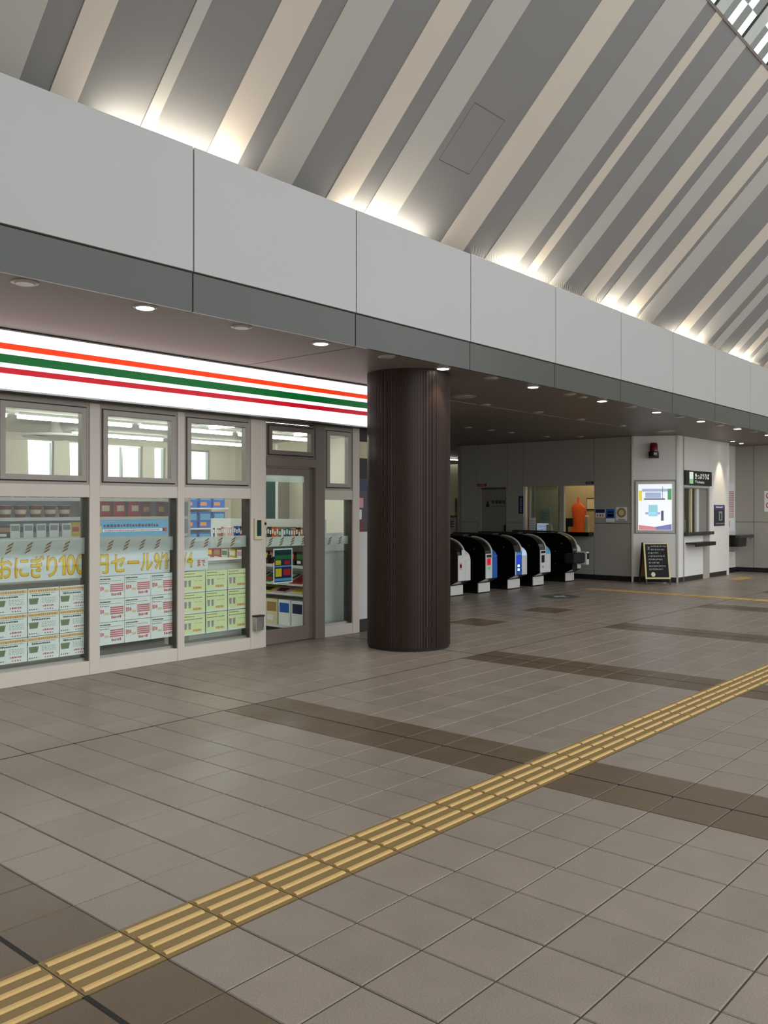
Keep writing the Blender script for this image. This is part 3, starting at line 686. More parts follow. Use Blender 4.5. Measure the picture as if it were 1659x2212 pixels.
# ---- gondola facing the windows
gx0, gx1, gy = 3.5, 6.25, 8.42
gd = thing('gondola_shelf', ((gx0 + gx1) / 2, gy + .3, .004), 'white gondola shelving parallel to the shop windows', 'shelving')
B(gx0, gx1, gy + .38, gy + .42, .004, 1.78, 'shelf_white').build('back_panel', parent=gd)
for x in (gx0, gx1 - .03): B(x, x + .03, gy - .02, gy + .42, .004, 1.78, 'shelf_white').build('end_panel', parent=gd)
SHZ = (.12, .45, .78, 1.0, 1.20, 1.40, 1.60)
for z in SHZ:
    s_ = B(gx0 + .03, gx1 - .03, gy, gy + .38, z - .02, z, 'shelf_white').build('shelf_board', parent=gd)
    B(gx0 + .03, gx1 - .03, gy - .008, gy, z - .03, z + .004, 'white').build('price_strip', parent=s_)
def bag(w, h, d, m1, m2, name, origin=(0, 0, 0)):
    mb = MB(); n = 6; vs = []
    for j in range(n + 1):
        z = h * j / n; b = math.sin(math.pi * j / n) ** .6
        for u in (-.5, -.3, 0, .3, .5):
            e = (1 - (2 * abs(u)) ** 2.2) * b
            vs.append((u * w, -d / 2 * e, z))
        for u in (.5, .3, 0, -.3, -.5):
            e = (1 - (2 * abs(u)) ** 2.2) * b
            vs.append((u * w, d / 2 * e + .001, z))
    fs = []; ms = []
    for j in range(n):
        for k in range(10): fs.append((j * 10 + k, j * 10 + (k + 1) % 10, (j + 1) * 10 + (k + 1) % 10, (j + 1) * 10 + k))
    fs.append(tuple(range(10))); fs.append(tuple(range(n * 10, n * 10 + 10)))
    mb.add(vs, fs, m1); i2 = mb.mi(m2)
    for q in range(len(fs)):
        if 20 <= q < 40 and q % 10 in (1, 2): mb.m[q] = i2
    return mb.build(name, origin=origin, smooth=True)
def cup(r, h, m1, m2, name):
    mb = MB(); mb.lathe((0, 0, 0), [(r * .72, 0), (r * .98, h * .9), (r * 1.05, h * .9), (r * 1.05, h * .97)], 16, m1); mb.lathe((0, 0, 0), [(r * 1.02, h * .97), (r * 1.0, h)], 16, 'paper_white')
    mb.lathe((0, 0, 0), [(r * .84, h * .3), (r * .95, h * .65)], 16, m2)
    return mb.build(name, origin=(0, 0, 0), smooth=True)
def carton(w, h, d, m1, m2, name, m3='paper_white'):
    mb = MB(); mb.box(-w / 2, w / 2, -d / 2, d / 2, 0, h, m1); e = .0008
    mb.box(-w * .42, w * .42, -d / 2 - e, -d / 2, h * .5, h * .88, m2); mb.box(-w * .42, w * .1, -d / 2 - e, -d / 2, h * .14, h * .36, m3)
    mb.box(w / 2, w / 2 + e, -d * .4, d * .4, h * .4, h * .8, m2); mb.box(-w / 2 - e, -w / 2, -d * .4, d * .4, h * .4, h * .8, m2)
    return mb.build(name, origin=(0, 0, 0))
def row(proto_fn, name, xs, y, z, desc, cat, grp, axis='x', rz=0):
    pr = None
    for k, x in enumerate(xs):
        loc = (x, y, z) if axis == 'x' else (y, x, z)
        if pr is None: o = pr = proto_fn(name); o.location = loc
        else: o = pr.copy(); C.objects.link(o); o.location = loc
        o.rotation_euler = (0, 0, rz + random.uniform(-.06, .06))
        tag(o, desc.format(ORD[k]), cat, grp)
fr_ = lambda a, b, n: [a + (b - a) * i / (n - 1) for i in range(n)]
row(lambda n: cup(.062, .125, 'dark_red', 'cream', n), 'noodle_cup', fr_(3.65, 4.75, 8), gy + .12, 1.40, 'red instant cup on the eye-level shelf behind the left pane, {} from the left', 'cup', 'red cups')
row(lambda n: bag(.15, .19, .07, 'red', 'cream', n), 'snack_bag', fr_(5.05, 5.6, 4), gy + .14, 1.40, 'bright red snack bag on the eye-level shelf behind the middle pane, {} from the left', 'snack bag', 'red snack bags')
row(lambda n: bag(.12, .17, .06, 'dark_red', 'tan', n), 'snack_bag', fr_(5.75, 6.15, 3), gy + .14, 1.40, 'dark red snack bag right of the bright red bags, {} from the left', 'snack bag', 'dark red snack bags')
row(lambda n: carton(.13, .12, .1, 'charcoal', 'tan', n), 'carton', fr_(3.62, 4.1, 4), gy + .12, 1.20, 'dark carton on the second shelf behind the left pane, {} from the left', 'carton', 'dark cartons')
row(lambda n: carton(.10, .14, .1, 'paper_white', 'ink_grey', n), 'carton', fr_(4.2, 4.75, 5), gy + .12, 1.20, 'white carton on the second shelf behind the left pane, {} from the left', 'carton', 'white cartons')
row(lambda n: bag(.13, .15, .06, 'yellow', 'red', n), 'snack_bag', fr_(4.87, 5.5, 5), gy + .12, 1.20, 'yellow snack bag on the second shelf behind the blue banner, {} from the left', 'snack bag', 'yellow snack bags')
row(lambda n: bag(.13, .16, .07, 'tan', 'dark_red', n), 'snack_bag', fr_(3.65, 4.9, 9), gy + .12, 1.60, 'brown snack bag on the top shelf behind the left pane, {} from the left', 'snack bag', 'brown snack bags')
row(lambda n: carton(.12, .16, .1, 'yellow', 'red', n), 'carton', fr_(5.02, 6.1, 7), gy + .14, 1.60, 'yellow carton on the top shelf behind the middle pane, {} from the left', 'carton', 'yellow cartons')
row(lambda n: carton(.16, .15, .12, 'grey_panel', 'ink', n), 'carton', fr_(3.62, 6.1, 14), gy + .12, 1.0, 'grey carton on the lower shelf behind the sale banner, {} from the left', 'carton', 'grey cartons')
row(lambda n: carton(.2, .22, .14, 'charcoal', 'tan', n), 'carton', fr_(3.66, 6.1, 11), gy + .12, .12, 'dark carton on the bottom shelf behind the flyers, {} from the left', 'carton', 'bottom shelf cartons')
# chest display near the windows (pale, seen under the frosted strip of the right pane)
t = thing('display_chest', (6.35, 7.75, .004), 'pale open display chest just inside the right shop pane', 'display chest')
B(5.5, 6.2, 7.42, 7.85, .004, .92, 'shelf_white').build('body', parent=t, bevel=.01); B(5.46, 6.24, 7.38, 7.89, .92, .95, 'steel').build('rim', parent=t)
t['label'] = 'pale open display chest just inside the right shop pane'
# blue drink rack at the back right
rk = thing('drink_rack', (7.2, 10.6, .004), 'white rack stacked with blue cases at the back of the shop', 'rack')
B(6.5, 8.6, 11.0, 11.05, .004, 1.75, 'shelf_white').build('back_panel', parent=rk)
for z in (.1, .5, .9, 1.2, 1.5): B(6.5, 8.6, 10.6, 11.0, z - .02, z, 'shelf_white').build('shelf_board', parent=rk)
for z, nm in ((.9, 'lower'), (1.2, 'middle'), (1.5, 'upper')):
    row(lambda n: carton(.22, .24, .3, 'blue', 'light_blue', n, 'ink_orange'), 'drink_case', fr_(6.65, 8.45, 8), 10.8, z, 'blue drink case on the ' + nm + ' level of the back rack, {} from the left', 'case', 'blue drink cases')
t = thing('wall_cabinet', (SXR - .1, 11.7, .004), 'grey green cabinet on the shop right wall seen through the door', 'cabinet')
B(SXR - .3, SXR - .0005, 11.4, 12.05, .004, 2.02, 'grey_door').build('body', parent=t); B(SXR - .31, SXR - .3, 11.43, 12.02, .3, 1.98, 'teal_glass').build('door', parent=t); B(SXR - .33, SXR - .3, 11.36, 11.4, .004, 2.6, 'white').build('edge_strip', parent=t)
# ---- gondola by the door, faces left (towards -X)
bx, by0, by1 = 7.14, 7.44, 9.6
gb = thing('magazine_gondola', (bx + .35, (by0 + by1) / 2, .004), 'white gondola with books, magazines and boxes inside the shop door', 'shelving')
B(bx + .34, bx + .38, by0, by1, .004, 1.36, 'shelf_white').build('back_panel', parent=gb)
B(bx - .0, bx + .75, by0 - .03, by0, .004, 1.2, 'shelf_white').build('end_panel', parent=gb)
B(bx + .38, bx + .75, by0, by1, .004, 1.05, 'glass_teal').build('rear_case', parent=gb)
for z in (.10, .82, 1.09):
    s_ = B(bx, bx + .34, by0, by1, z - .02, z, 'shelf_white').build('shelf_board', parent=gb); B(bx - .008, bx, by0, by1, z - .03, z + .003, 'white').build('price_strip', parent=s_)
for z in (.48, .6):
    MB().prism([(bx, z), (bx + .34, z + .12), (bx + .34, z + .10), (bx, z - .02)], 'y', by0, by1, 'shelf_white').build('sloped_shelf', parent=gb)
bcol = ['red', 'navy', 'green', 'cream', 'orange', 'blue', 'dark_red', 'paper_white', 'yellow', 'pink', 'charcoal', 'tan']
y = by0 + .03; k = 0; meshes = {}
while y < 9.2 and k < 40:
    w = .042; h = random.choice((.15, .165, .18)); c = bcol[random.randrange(len(bcol))]; key = (h, c)
    if key not in meshes:
        mb = MB(); mb.box(bx + .02, bx + .022 + .13, 0, w - .004, 0, h, c); mb.box(bx + .026, bx + .153, .003, w - .007, h, h + .001, 'paper_white'); mb.box(bx + .0192, bx + .02, .006, w - .01, h * .55, h * .85, 'paper_white')
        meshes[key] = mb.build('paperback_book', origin=(0, 0, 0)); o = meshes[key]
    else: o = meshes[key].copy(); C.objects.link(o)
    o.location = (0, y, 1.0905); tag(o, f'upright paperback on the top shelf inside the shop door, {ORD[k]} from the door end', 'book', 'paperbacks inside the door')
    y += w; k += 1
for k in range(12):
    yy = by0 + .09 + .155 * k; c1, c2 = random.sample(bcol, 2)
    o = carton(.12, .15, .14, c1, c2, 'snack_pack'); o.location = (bx + .1, yy, .8205); o.rotation_euler = (0, 0, -math.pi / 2)
    tag(o, f'coloured pack on the middle shelf inside the shop door, {ORD[k]} from the door end', 'pack', 'packs inside the door')
for lv, z in (('upper', .60), ('lower', .48)):
    for k in range(7):
        yy = by0 + .05 + .27 * k; mb = MB(); a = math.atan2(.12, .34); c1, c2 = random.sample(bcol, 2)
        def T_(x, y_, n_): return (bx + x * math.cos(a) - n_ * math.sin(a), y_, z + x * math.sin(a) + n_ * math.cos(a))
        mb.xf = T_
        mb.box(.01, .27, yy, yy + .2, .001, .012, c1); mb.box(.03, .12, yy + .02, yy + .18, .012, .013, c2); mb.box(.18, .25, yy + .02, yy + .14, .012, .013, 'paper_white')
        mb.xf = None; o = mb.build('magazine')
        tag(o, f'magazine lying on the {lv} sloped shelf inside the shop door, {ORD[k]} from the door end', 'magazine', 'magazines inside the door')
specs = [('paper_white', 'navy', 'white and navy'), ('paper_white', 'blue', 'white and blue'), ('cream', 'tan', 'cream'), ('cream', 'charcoal', 'cream and black'), ('paper_white', 'ink_grey', 'plain white'), ('blue', 'cream', 'dark blue')]
for k in range(6):
    m1, m2, nm = specs[k]; o = carton(.2, .30, .28, m1, m2, 'gift_box'); o.location = (bx + .16, by0 + .125 + .225 * k, .1005); o.rotation_euler = (0, 0, -math.pi / 2)
    tag(o, f'{nm} box on the bottom shelf inside the door, {ORD[k]} from the end', 'box', 'boxes inside the door')

# ================================================================ TICKET GATES
def gate(x, y, width, label, cfg):
    t = thing('ticket_gate', (x + width / 2, y + .9, 0), label, 'ticket gate', 'automatic ticket gates')
    wl = width * .56                            # tall reader body, lower side module to its right
    fy = y - .13                                # upper face overhangs the kick plate
    hood = [(fy + .0, .70)] + [(fy + .42 - .42 * math.cos(a), .70 + .29 * math.sin(a)) for a in [math.pi / 2 * i / 8 for i in range(1, 9)]]
    body = [(y + .03, .0), (y + 1.85, .0), (y + 1.95, .28), (y + 1.95, .82), (y + 1.85, .95), (y + 1.4, .99)] + hood[::-1] + [(fy, .26), (y + .03, .185)]
    MB().prism(body, 'x', x, x + wl, 'black_gloss').build('reader_body', parent=t)
    low = [(fy + .0, .62)] + [(fy + .2 - .2 * math.cos(a), .62 + .16 * math.sin(a)) for a in [math.pi / 2 * i / 6 for i in range(1, 7)]]
    side = [(y + .03, 0), (y + 1.85, 0), (y + 1.9, .28), (y + 1.9, .76), (y + 1.3, .78)] + low[::-1] + [(fy, .26), (y + .03, .185)]
    MB().prism(side, 'x', x + wl + .002, x + width, 'black').build('side_module', parent=t)
    mb = MB(); ch = [(p, q) for p, q in hood]; n = len(ch)
    outer = [(p - .012, q + .012) for p, q in ch]
    mb.prism(ch + outer[::-1], 'x', x + wl - .03, x + wl + .004, 'trim_shine'); mb.build('hood_trim', parent=t, smooth=True, label='curved hood trim with its chrome shine painted pale')  # pale colour stands in for reflections on the chrome
    B(x + .01, x + width - .01, y + .015, y + .03, .02, .18, 'kick_white').build('kick_plate', parent=t, label='pale metal kick plate')
    B(x + .012, x + wl, fy - .008, fy, .27, .70, cfg.get('front', 'white')).build('front_panel', parent=t)
    B(x + wl + .004, x + width - .004, fy - .008, fy, .27, .62, cfg.get('side', 'white')).build('side_panel', parent=t)
    mb = MB(); m_ = cfg.get('cap', cfg.get('side', 'white')); mb.prism(low + [(p - .006, q + .006) for p, q in low][::-1], 'x', x + wl + .004, x + width - .004, m_); mb.build('side_cap', parent=t)
    for (a, b, c, d_, m2, nm) in cfg.get('bits', ()):
        B(x + a * width, x + b * width, fy - .0095, fy - .008, c, d_, m2).build(nm, parent=t)
    mb = MB()
    for yy, zz in ((y + .25, .62), (y + .25, .36), (y + .9, .62), (y + .1, .78)): mb.lathe((x - .004, yy, zz), [(.012, 0), (.012, .006)], 10, 'steel', axis='x')
    mb.build('sensor_dots', parent=t)
    B(x + .02, x + wl - .02, y + .35, y + 1.3, .995, 1.03, 'charcoal').build('display_hump', parent=t, bevel=.012)
    return t
g1 = gate(11.92, 8.85, .37, 'ticket gate half hidden by the column with white front and pink symbol', dict(front='white', side='white', bits=((.12, .34, .46, .58, 'pink', 'symbol_panel'), (.17, .29, .49, .55, 'red', 'no_entry_mark'), (.3, .55, .70, .79, 'white', 'upright_stub'))))
g2 = gate(12.69, 8.82, .37, 'ticket gate with red display and bright blue side panel', dict(front='white', side='blue', bits=((.12, .46, .50, .62, 'led_red', 'display'), (.24, .34, .52, .60, 'pink', 'display_mark'), (.16, .42, .42, .47, 'screen_green', 'green_sticker'), (.1, .5, .635, .68, 'black', 'ticket_slot'))))
g3 = gate(13.66, 8.84, .42, 'ticket gate with blue glowing display and pale side panel', dict(front='blue', side='white', cap='screen_blue', bits=((.12, .46, .48, .62, 'led_blue', 'display'), (.22, .38, .42, .46, 'led_white', 'white_lamp'), (.22, .38, .35, .39, 'led_white', 'white_lamp'), (.1, .5, .635, .68, 'light_blue', 'ticket_slot'), (.03, .10, .27, .7, 'white', 'edge_strip'))))
g4 = gate(14.52, 8.83, .40, 'ticket gate with small black window and grey flap beside the wide aisle', dict(front='white', side='white', cap='light_blue', bits=((.14, .42, .46, .60, 'black', 'display'), (.2, .34, .36, .40, 'ink_grey', 'label_plate'), (.1, .5, .635, .68, 'black', 'ticket_slot'))))
B(14.93, 15.2, 8.93, 8.95, .40, .68, 'grey_panel').build('flap', parent=g4, bevel=.008); B(15.2, 15.27, 8.925, 8.955, .40, .68, 'white').build('flap_edge', parent=g4)
g5 = gate(15.83, 8.87, .36, 'black ticket gate with padded arm at the staff counter', dict(front='charcoal', side='white', bits=((.1, .5, .635, .68, 'steel', 'ticket_slot'),)))
B(15.5, 15.95, 8.5, 8.735, .40, .60, 'black_matte').build('padded_arm', parent=g5, bevel=.03); B(15.96, 16.06, 8.48, 8.72, .36, .62, 'white').build('arm_end_plate', parent=g5, bevel=.01); B(15.97, 16.05, 8.476, 8.48, .47, .59, 'black').build('end_window', parent=g5)

# ================================================================ STATION OFFICE
WX = 16.8
off = B(WX + .03, WX + .12, 10.9, 12.19, 0, ZS, 'panel_joint').build('wall_office', origin=(WX, 10, 0), kind='structure', label='grey panelled station office wall behind the ticket gates', cat='wall')
B(WX + .03, WX + .12, 7.9, 8.76, 0, ZS, 'panel_joint').build('backing', parent=off); B(WX + .03, WX + .12, 8.76, 10.9, 2.0, ZS, 'panel_joint').build('backing', parent=off); B(WX + .03, WX + .12, 8.76, 10.9, 0, .93, 'panel_joint').build('backing', parent=off); B(WX + .03, WX + .12, 10.45, 10.9, .9, 2.0, 'panel_joint').build('backing', parent=off)
def xp(y0, y1, z0, z1, m_='grey_panel', n='wall_panel', par=off): return B(WX, WX + .03, y0 + .005, y1 - .005, z0 + .005, z1 - .005, m_).build(n, parent=par)
for (a, b, c, d_) in ((7.9, 8.76, .1, 1.18), (7.9, 8.76, 1.18, ZS), (8.76, 9.6, .1, .93), (9.6, 10.48, .1, .93), (8.76, 10.48, 1.99, ZS), (10.48, 10.89, .1, 1.17), (10.48, 10.89, 1.17, ZS), (10.89, 11.71, 1.96, ZS), (11.71, 12.19, .1, 1.17), (11.71, 12.19, 1.17, ZS), (11.64, 11.71, .1, 1.96)): xp(a, b, c, d_)
B(WX - .006, WX + .03, 7.9, 10.89, 0, .1, 'black_matte').build('base_board', parent=off)
B(WX + .03, WX + 3, 12.19, 12.3, 0, ZS, 'grey_panel').build('return_wall', parent=off)
d2 = thing('door_2', (WX, 11.27, 0), 'flat grey office door with black Japanese lettering', 'door', kind='structure')
B(WX + .012, WX + .04, 10.93, 11.61, .01, 1.92, 'grey_door').build('leaf', parent=d2)
mb = MB(); mb.box(WX - .004, WX + .03, 10.89, 10.93, 0, 1.96, 'grey_panel'); mb.box(WX - .004, WX + .03, 11.61, 11.64, 0, 1.96, 'grey_panel'); mb.box(WX - .004, WX + .03, 10.93, 11.61, 1.92, 1.96, 'panel_joint'); mb.build('frame', parent=d2)
RX = (0, -1, 0)
MB().text('駅事務室', (WX + .011, 11.33, 1.585), .37, .09, 'black', right=RX, offset=.02).build('lettering', parent=d2)
MB().text('Station Office', (WX + .011, 11.33, 1.52), .36, .035, 'ink', right=RX).build('small_lettering', parent=d2)
mb = MB(); mb.lathe((WX + .011, 11.44, 1.625), [(.03, -.001), (.03, 0)], 14, 'black', axis='x'); mb.box(WX + .01, WX + .011, 11.395, 11.485, 1.52, 1.59, 'black'); mb.build('person_pictogram', parent=d2)
B(WX - .02, WX + .012, 10.95, 10.975, .95, 1.12, 'black').build('pull_handle', parent=d2)
def sheet_x(n, y0, y1, z0, z1, m_, label, cat, extra=(), dx=.006):
    t = thing(n, (WX, (y0 + y1) / 2, z0), label, cat)
    B(WX - dx, WX - .0005, y0, y1, z0, z1, m_).build('plate', parent=t)
    mb = MB()
    for (a, b, c, d_, m2) in extra: mb.box(WX - dx - .001, WX - dx, y1 - (y1 - y0) * b, y1 - (y1 - y0) * a, z0 + (z1 - z0) * c, z0 + (z1 - z0) * d_, m2)
    if extra: mb.build('print', parent=t)
    return t
sheet_x('red_plate', 11.46, 11.71, 1.995, 2.05, 'dark_red', 'dark red plate above the corner of the grey office door', 'sign', ((.1, .9, .3, .7, 'ink_pink'),), .02)
sheet_x('blue_sign', 10.48, 10.6, 1.37, 1.76, 'navy', 'narrow dark blue vertical sign left of the counter window', 'sign', tuple((.3, .7, .08 + .12 * q, .16 + .12 * q, 'ink_grey') for q in range(7)))
sheet_x('number_plate', 8.77, 8.94, 2.0, 2.05, 'sign_black', 'small dark green plate at the top right of the counter window', 'sign', ((.15, .85, .3, .7, 'ink_grey'),), .02)
sheet_x('notice', 8.51, 8.72, 1.30, 1.47, 'paper_white', 'white notice with navy top and red dots on grey wall', 'notice', ((0, 1, .55, 1, 'navy'), (.15, .3, .1, .4, 'ink_red'), (.42, .58, .1, .4, 'ink_red'), (.7, .85, .1, .4, 'ink_red')))
sheet_x('notice', 8.29, 8.48, 1.21, 1.475, 'paper_white', 'blue notice in the middle of three on the grey wall', 'notice', ((0, 1, .28, 1, 'blue'), (.2, .8, .72, .8, 'paper_white'), (.15, .85, .4, .62, 'light_blue')))
t = sheet_x('notice', 8.02, 8.26, 1.24, 1.52, 'paper_white', 'white sticker with round orange emblem beside the blue notice', 'notice', ((.2, .85, .02, .1, 'ink_grey'),))
MB().lathe((WX - .0075, 8.14, 1.40), [(.10, 0), (.10, .001)], 28, 'tan', axis='x').build('round_emblem', parent=t); MB().lathe((WX - .0085, 8.14, 1.40), [(.06, 0), (.06, .001)], 24, 'ink_beige', axis='x').build('emblem_centre', parent=t)
# counter window
w = thing('window_20', (WX, 9.6, .99), 'staff counter window with sliding pane beside the gates', 'window', kind='structure')
mb = MB(); mb.box(WX - .006, WX + .1, 8.76, 10.48, 1.97, 2.0, 'grey_panel'); mb.box(WX - .006, WX + .1, 10.44, 10.48, .99, 1.97, 'white'); mb.box(WX - .006, WX + .1, 10.32, 10.35, .99, 1.97, 'grey_panel'); mb.box(WX, WX + .08, 9.47, 9.58, .99, 1.97, 'grey_panel'); mb.build('frame', parent=w)
B(WX + .05, WX + .056, 9.58, 10.32, .99, 1.97, 'glass_teal').build('pane', parent=w)
mb = MB(); mb.box(WX + .04, WX + .07, 9.58, 9.62, .99, 1.97, 'steel'); mb.box(WX + .04, WX + .07, 10.22, 10.26, .99, 1.97, 'steel'); mb.build('sliding_stile', parent=w)
B(WX - .22, WX - .002, 8.765, 10.56, .905, .99, 'black_gloss').build('staff_counter', label='long glossy black staff counter under the office window', cat='counter', bevel=.004)
for k, (y0, y1, z1, m_, lb) in enumerate(((10.14, 10.3, 1.28, 'paper_white', 'white leaflet stand at the left end of the staff counter'), (9.8, 10.08, 1.16, 'screen_blue', 'blue printed card standing on the staff counter'), (9.84, 10.12, 1.5, 'paper_white', 'white notice sheet hung behind the counter glass'), (9.68, 9.82, 1.14, 'cream', 'cream card with green print on the staff counter'))):
    z0 = 1.2 if k == 2 else .991
    mb = MB(); xx = WX + (.09 if k == 2 else -.05 - .03 * k); mb.box(xx, xx + .006, y0, y1, z0, z1, m_)
    if k != 2: mb.add([(xx + .006, y0, z0), (xx + .006, y1, z0), (xx + .07, y1, z0), (xx + .07, y0, z0), (xx + .006, y0, z1 - .03), (xx + .006, y1, z1 - .03)], [(0, 1, 2, 3), (0, 4, 3), (1, 2, 5), (2, 3, 4, 5)], 'ink_grey')
    r = random.Random(k)
    for q in range(4): mb.dashes((xx - .001, y1 - .02, z0 + (z1 - z0) * (.2 + .18 * q)), y1 - y0 - .04, .018, ('ink_grey', 'navy', 'ink_grey', 'green')[k], right=RX, rnd=r)
    mb.build('leaflet_stand' if k == 0 else 'counter_card', label=lb, cat='card')
# office room
mb = MB(); mb.box(20.4, 20.5, 7.3, 12.19, 0, 2.9, 'office_wall'); mb.box(WX + .12, 20.4, 12.1, 12.19, 0, 2.9, 'office_wall'); mb.build('wall_office_inside', origin=(20, 10, 0), kind='structure', label='beige inner walls of the station office', cat='wall')
B(WX + .12, 20.4, 7.3, 12.1, 0, .005, 'store_floor').build('floor_office', kind='structure', label='floor inside the station office', cat='floor')
B(18.0, 18.06, 8.6, 11.6, .005, 2.9, 'office_wall').build('wall_office_partition', kind='structure', label='beige partition behind the counter window', cat='wall')
t = thing('office_lamp', (17.4, 9.3, 2.75), 'ceiling lamp inside the station office', 'light')
B(17.3, 17.5, 8.6, 10.0, 2.85, 2.94, 'white').build('housing', parent=t); B(17.31, 17.49, 8.62, 9.98, 2.83, 2.85, 'office_tube').build('diffuser', parent=t)
mb = MB(); px_, pz = 17.92, 9.73
ring = [(.02, 1.74), (.03, 1.62), (.10, 1.58), (.17, 1.50), (.16, 1.3), (.15, 1.1), (.17, .95)]
vs = []
for r_, z_ in ring:
    for k in range(14):
        a = 2 * math.pi * k / 14; rr = r_ * (1 + .18 * math.sin(a * 3 + z_ * 9)); vs.append((px_ + rr * .4 * math.cos(a), pz + rr * math.sin(a), z_))
fs = [(j * 14 + k, j * 14 + (k + 1) % 14, (j + 1) * 14 + (k + 1) % 14, (j + 1) * 14 + k) for j in range(len(ring) - 1) for k in range(14)]
mb.add(vs, fs, 'orange'); mb.build('hanging_vest', smooth=True, label='bright orange vest hanging inside the staff counter window', cat='vest')
t = thing('wall_calendar', (17.99, 9.43, 1.5), 'pale framed sheet on the beige wall beside the orange vest', 'picture')
B(17.985, 17.999, 9.30, 9.56, 1.45, 1.72, 'black').build('frame', parent=t); B(17.98, 17.985, 9.31, 9.55, 1.475, 1.70, 'cream').build('sheet', parent=t)
t = thing('desk_monitor', (17.5, 9.5, .005), 'black desk monitor behind the open counter window', 'monitor')
B(17.3, 17.9, 8.6, 10.4, .87, .9, 'cream').build('desk_top', parent=t); B(17.5, 17.53, 9.64, 9.94, 1.08, 1.27, 'black').build('screen', parent=t, bevel=.01); B(17.5, 17.53, 9.77, 9.81, .92, 1.08, 'black').build('stand', parent=t); B(17.45, 17.58, 9.69, 9.89, .9, .92, 'black').build('foot', parent=t)
for y_ in (8.7, 10.3): B(17.35, 17.85, y_, y_ + .03, .005, .87, 'grey_panel').build('leg', parent=t)
MB().lathe((17.4, 9.24, 0), [(.05, .9005), (.05, 1.3), (.03, 1.34)], 14, 'cream').build('paper_roll', label='tall cream paper roll standing right of the orange vest', cat='roll')
# diagonal face with the poster light box
A_ = Vector((WX, 7.9)); B_ = Vector((17.17, 7.12)); dd = (B_ - A_); LD = dd.length; dd.normalize(); nn = Vector((-abs(dd.y), -abs(dd.x)))
def DG(u, w_, z): return (A_.x + dd.x * u + nn.x * w_, A_.y + dd.y * u + nn.y * w_, z)
def D(u0, u1, w0, w1, z0, z1, m_): return MB(DG).box(u0, u1, w0, w1, z0, z1, m_)
dg = D(0, LD, -.12, -.03, 0, ZS, 'panel_joint').build('wall_diagonal', origin=(17, 7.5, 0), kind='structure', label='white diagonal corner wall holding the poster light box', cat='wall')
for (a, b) in ((.1, .98), (2.06, ZS)): D(.02, LD - .02, -.03, 0, a + .004, b - .004, 'white_panel').build('wall_panel', parent=dg)
D(.02, LD - .02, -.03, -.012, .98, 2.06, 'grey_panel').build('wall_panel', parent=dg)
D(.03, LD, -.03, .004, 0, .1, 'black_matte').build('base_board', parent=dg)
D(-.02, .02, -.03, .012, 0, ZS, 'steel').build('edge_post', parent=dg); D(LD - .02, LD + .02, -.03, .012, 0, ZS, 'steel').build('edge_post', parent=dg)
t = thing('poster_light_box', DG(LD / 2, 0, 1.0), 'glowing poster light box with pale machine picture and red bottom edge', 'light box')
mb = MB(DG); u0, u1, z0, z1 = .06, LD - .05, 1.0, 2.03
for q in ((u0, u0 + .05, z0, z1), (u1 - .05, u1, z0, z1), (u0 + .05, u1 - .05, z0, z0 + .05), (u0 + .05, u1 - .05, z1 - .05, z1)): mb.box(q[0], q[1], -.011, .014, q[2], q[3], 'steel')
mb.build('frame', parent=t)
D(u0 + .05, u1 - .05, -.011, .0, z0 + .05, z1 - .05, 'screen_white').build('lit_sheet', parent=t)
mb = MB(DG); ua, ub, za, zb = u0 + .06, u1 - .06, z0 + .055, z1 - .055
def PR(a, b, c, d_, m_): mb.box(ua + (ub - ua) * a, ua + (ub - ua) * b, .0, .001, za + (zb - za) * c, za + (zb - za) * d_, m_)
PR(.1, .9, .84, .9, 'screen_blue'); PR(0, .1, .64, .86, 'screen_yellow'); PR(.88, 1, .66, .9, 'screen_green'); PR(.16, .8, .66, .69, 'screen_dark'); PR(.72, .735, .66, .95, 'screen_dark'); PR(.2, .68, .70, .82, 'screen_blue')
PR(.3, .58, .3, .55, 'screen_cyan'); PR(.2, .66, .34, .39, 'screen_blue'); PR(.68, .76, .2, .42, 'screen_dark'); PR(.22, .66, .12, .28, 'screen_white')
mb.add([(ua, .001, za), (ua + (ub - ua) * .55, .001, za), (ua + (ub - ua) * .5, .001, za + .06), (ua, .001, za + .1)], [(0, 1, 2, 3)], 'screen_red')
mb.add([(ua + (ub - ua) * .55, .001, za), (ub, .001, za), (ub, .001, za + .12), (ua + (ub - ua) * .5, .001, za + .06)], [(0, 1, 2, 3)], 'screen_violet'); mb.build('picture', parent=t)
t = thing('alarm_beacon', DG(LD * .47, .0, 2.5), 'dark red rotating alarm beacon on the diagonal white wall', 'beacon')
c = DG(LD * .47, .14, 0)
D(LD * .47 - .09, LD * .47 + .1, 0.0005, .2, 2.5, 2.53, 'dark_metal').build('bracket', parent=t)
MB().lathe((c[0], c[1], 2.53), [(.1, 0), (.1, .09), (.085, .1)], 20, 'dark_metal').build('base', parent=t, smooth=True); MB().lathe((c[0], c[1], 2.631), [(.082, 0), (.08, .13), (.065, .165), (.03, .175)], 20, 'beacon_red').build('dome', parent=t, smooth=True)
D(LD * .47 + .0, LD * .47 + .06, .2395, .242, 2.555, 2.60, 'cream').build('label_plate', parent=t)
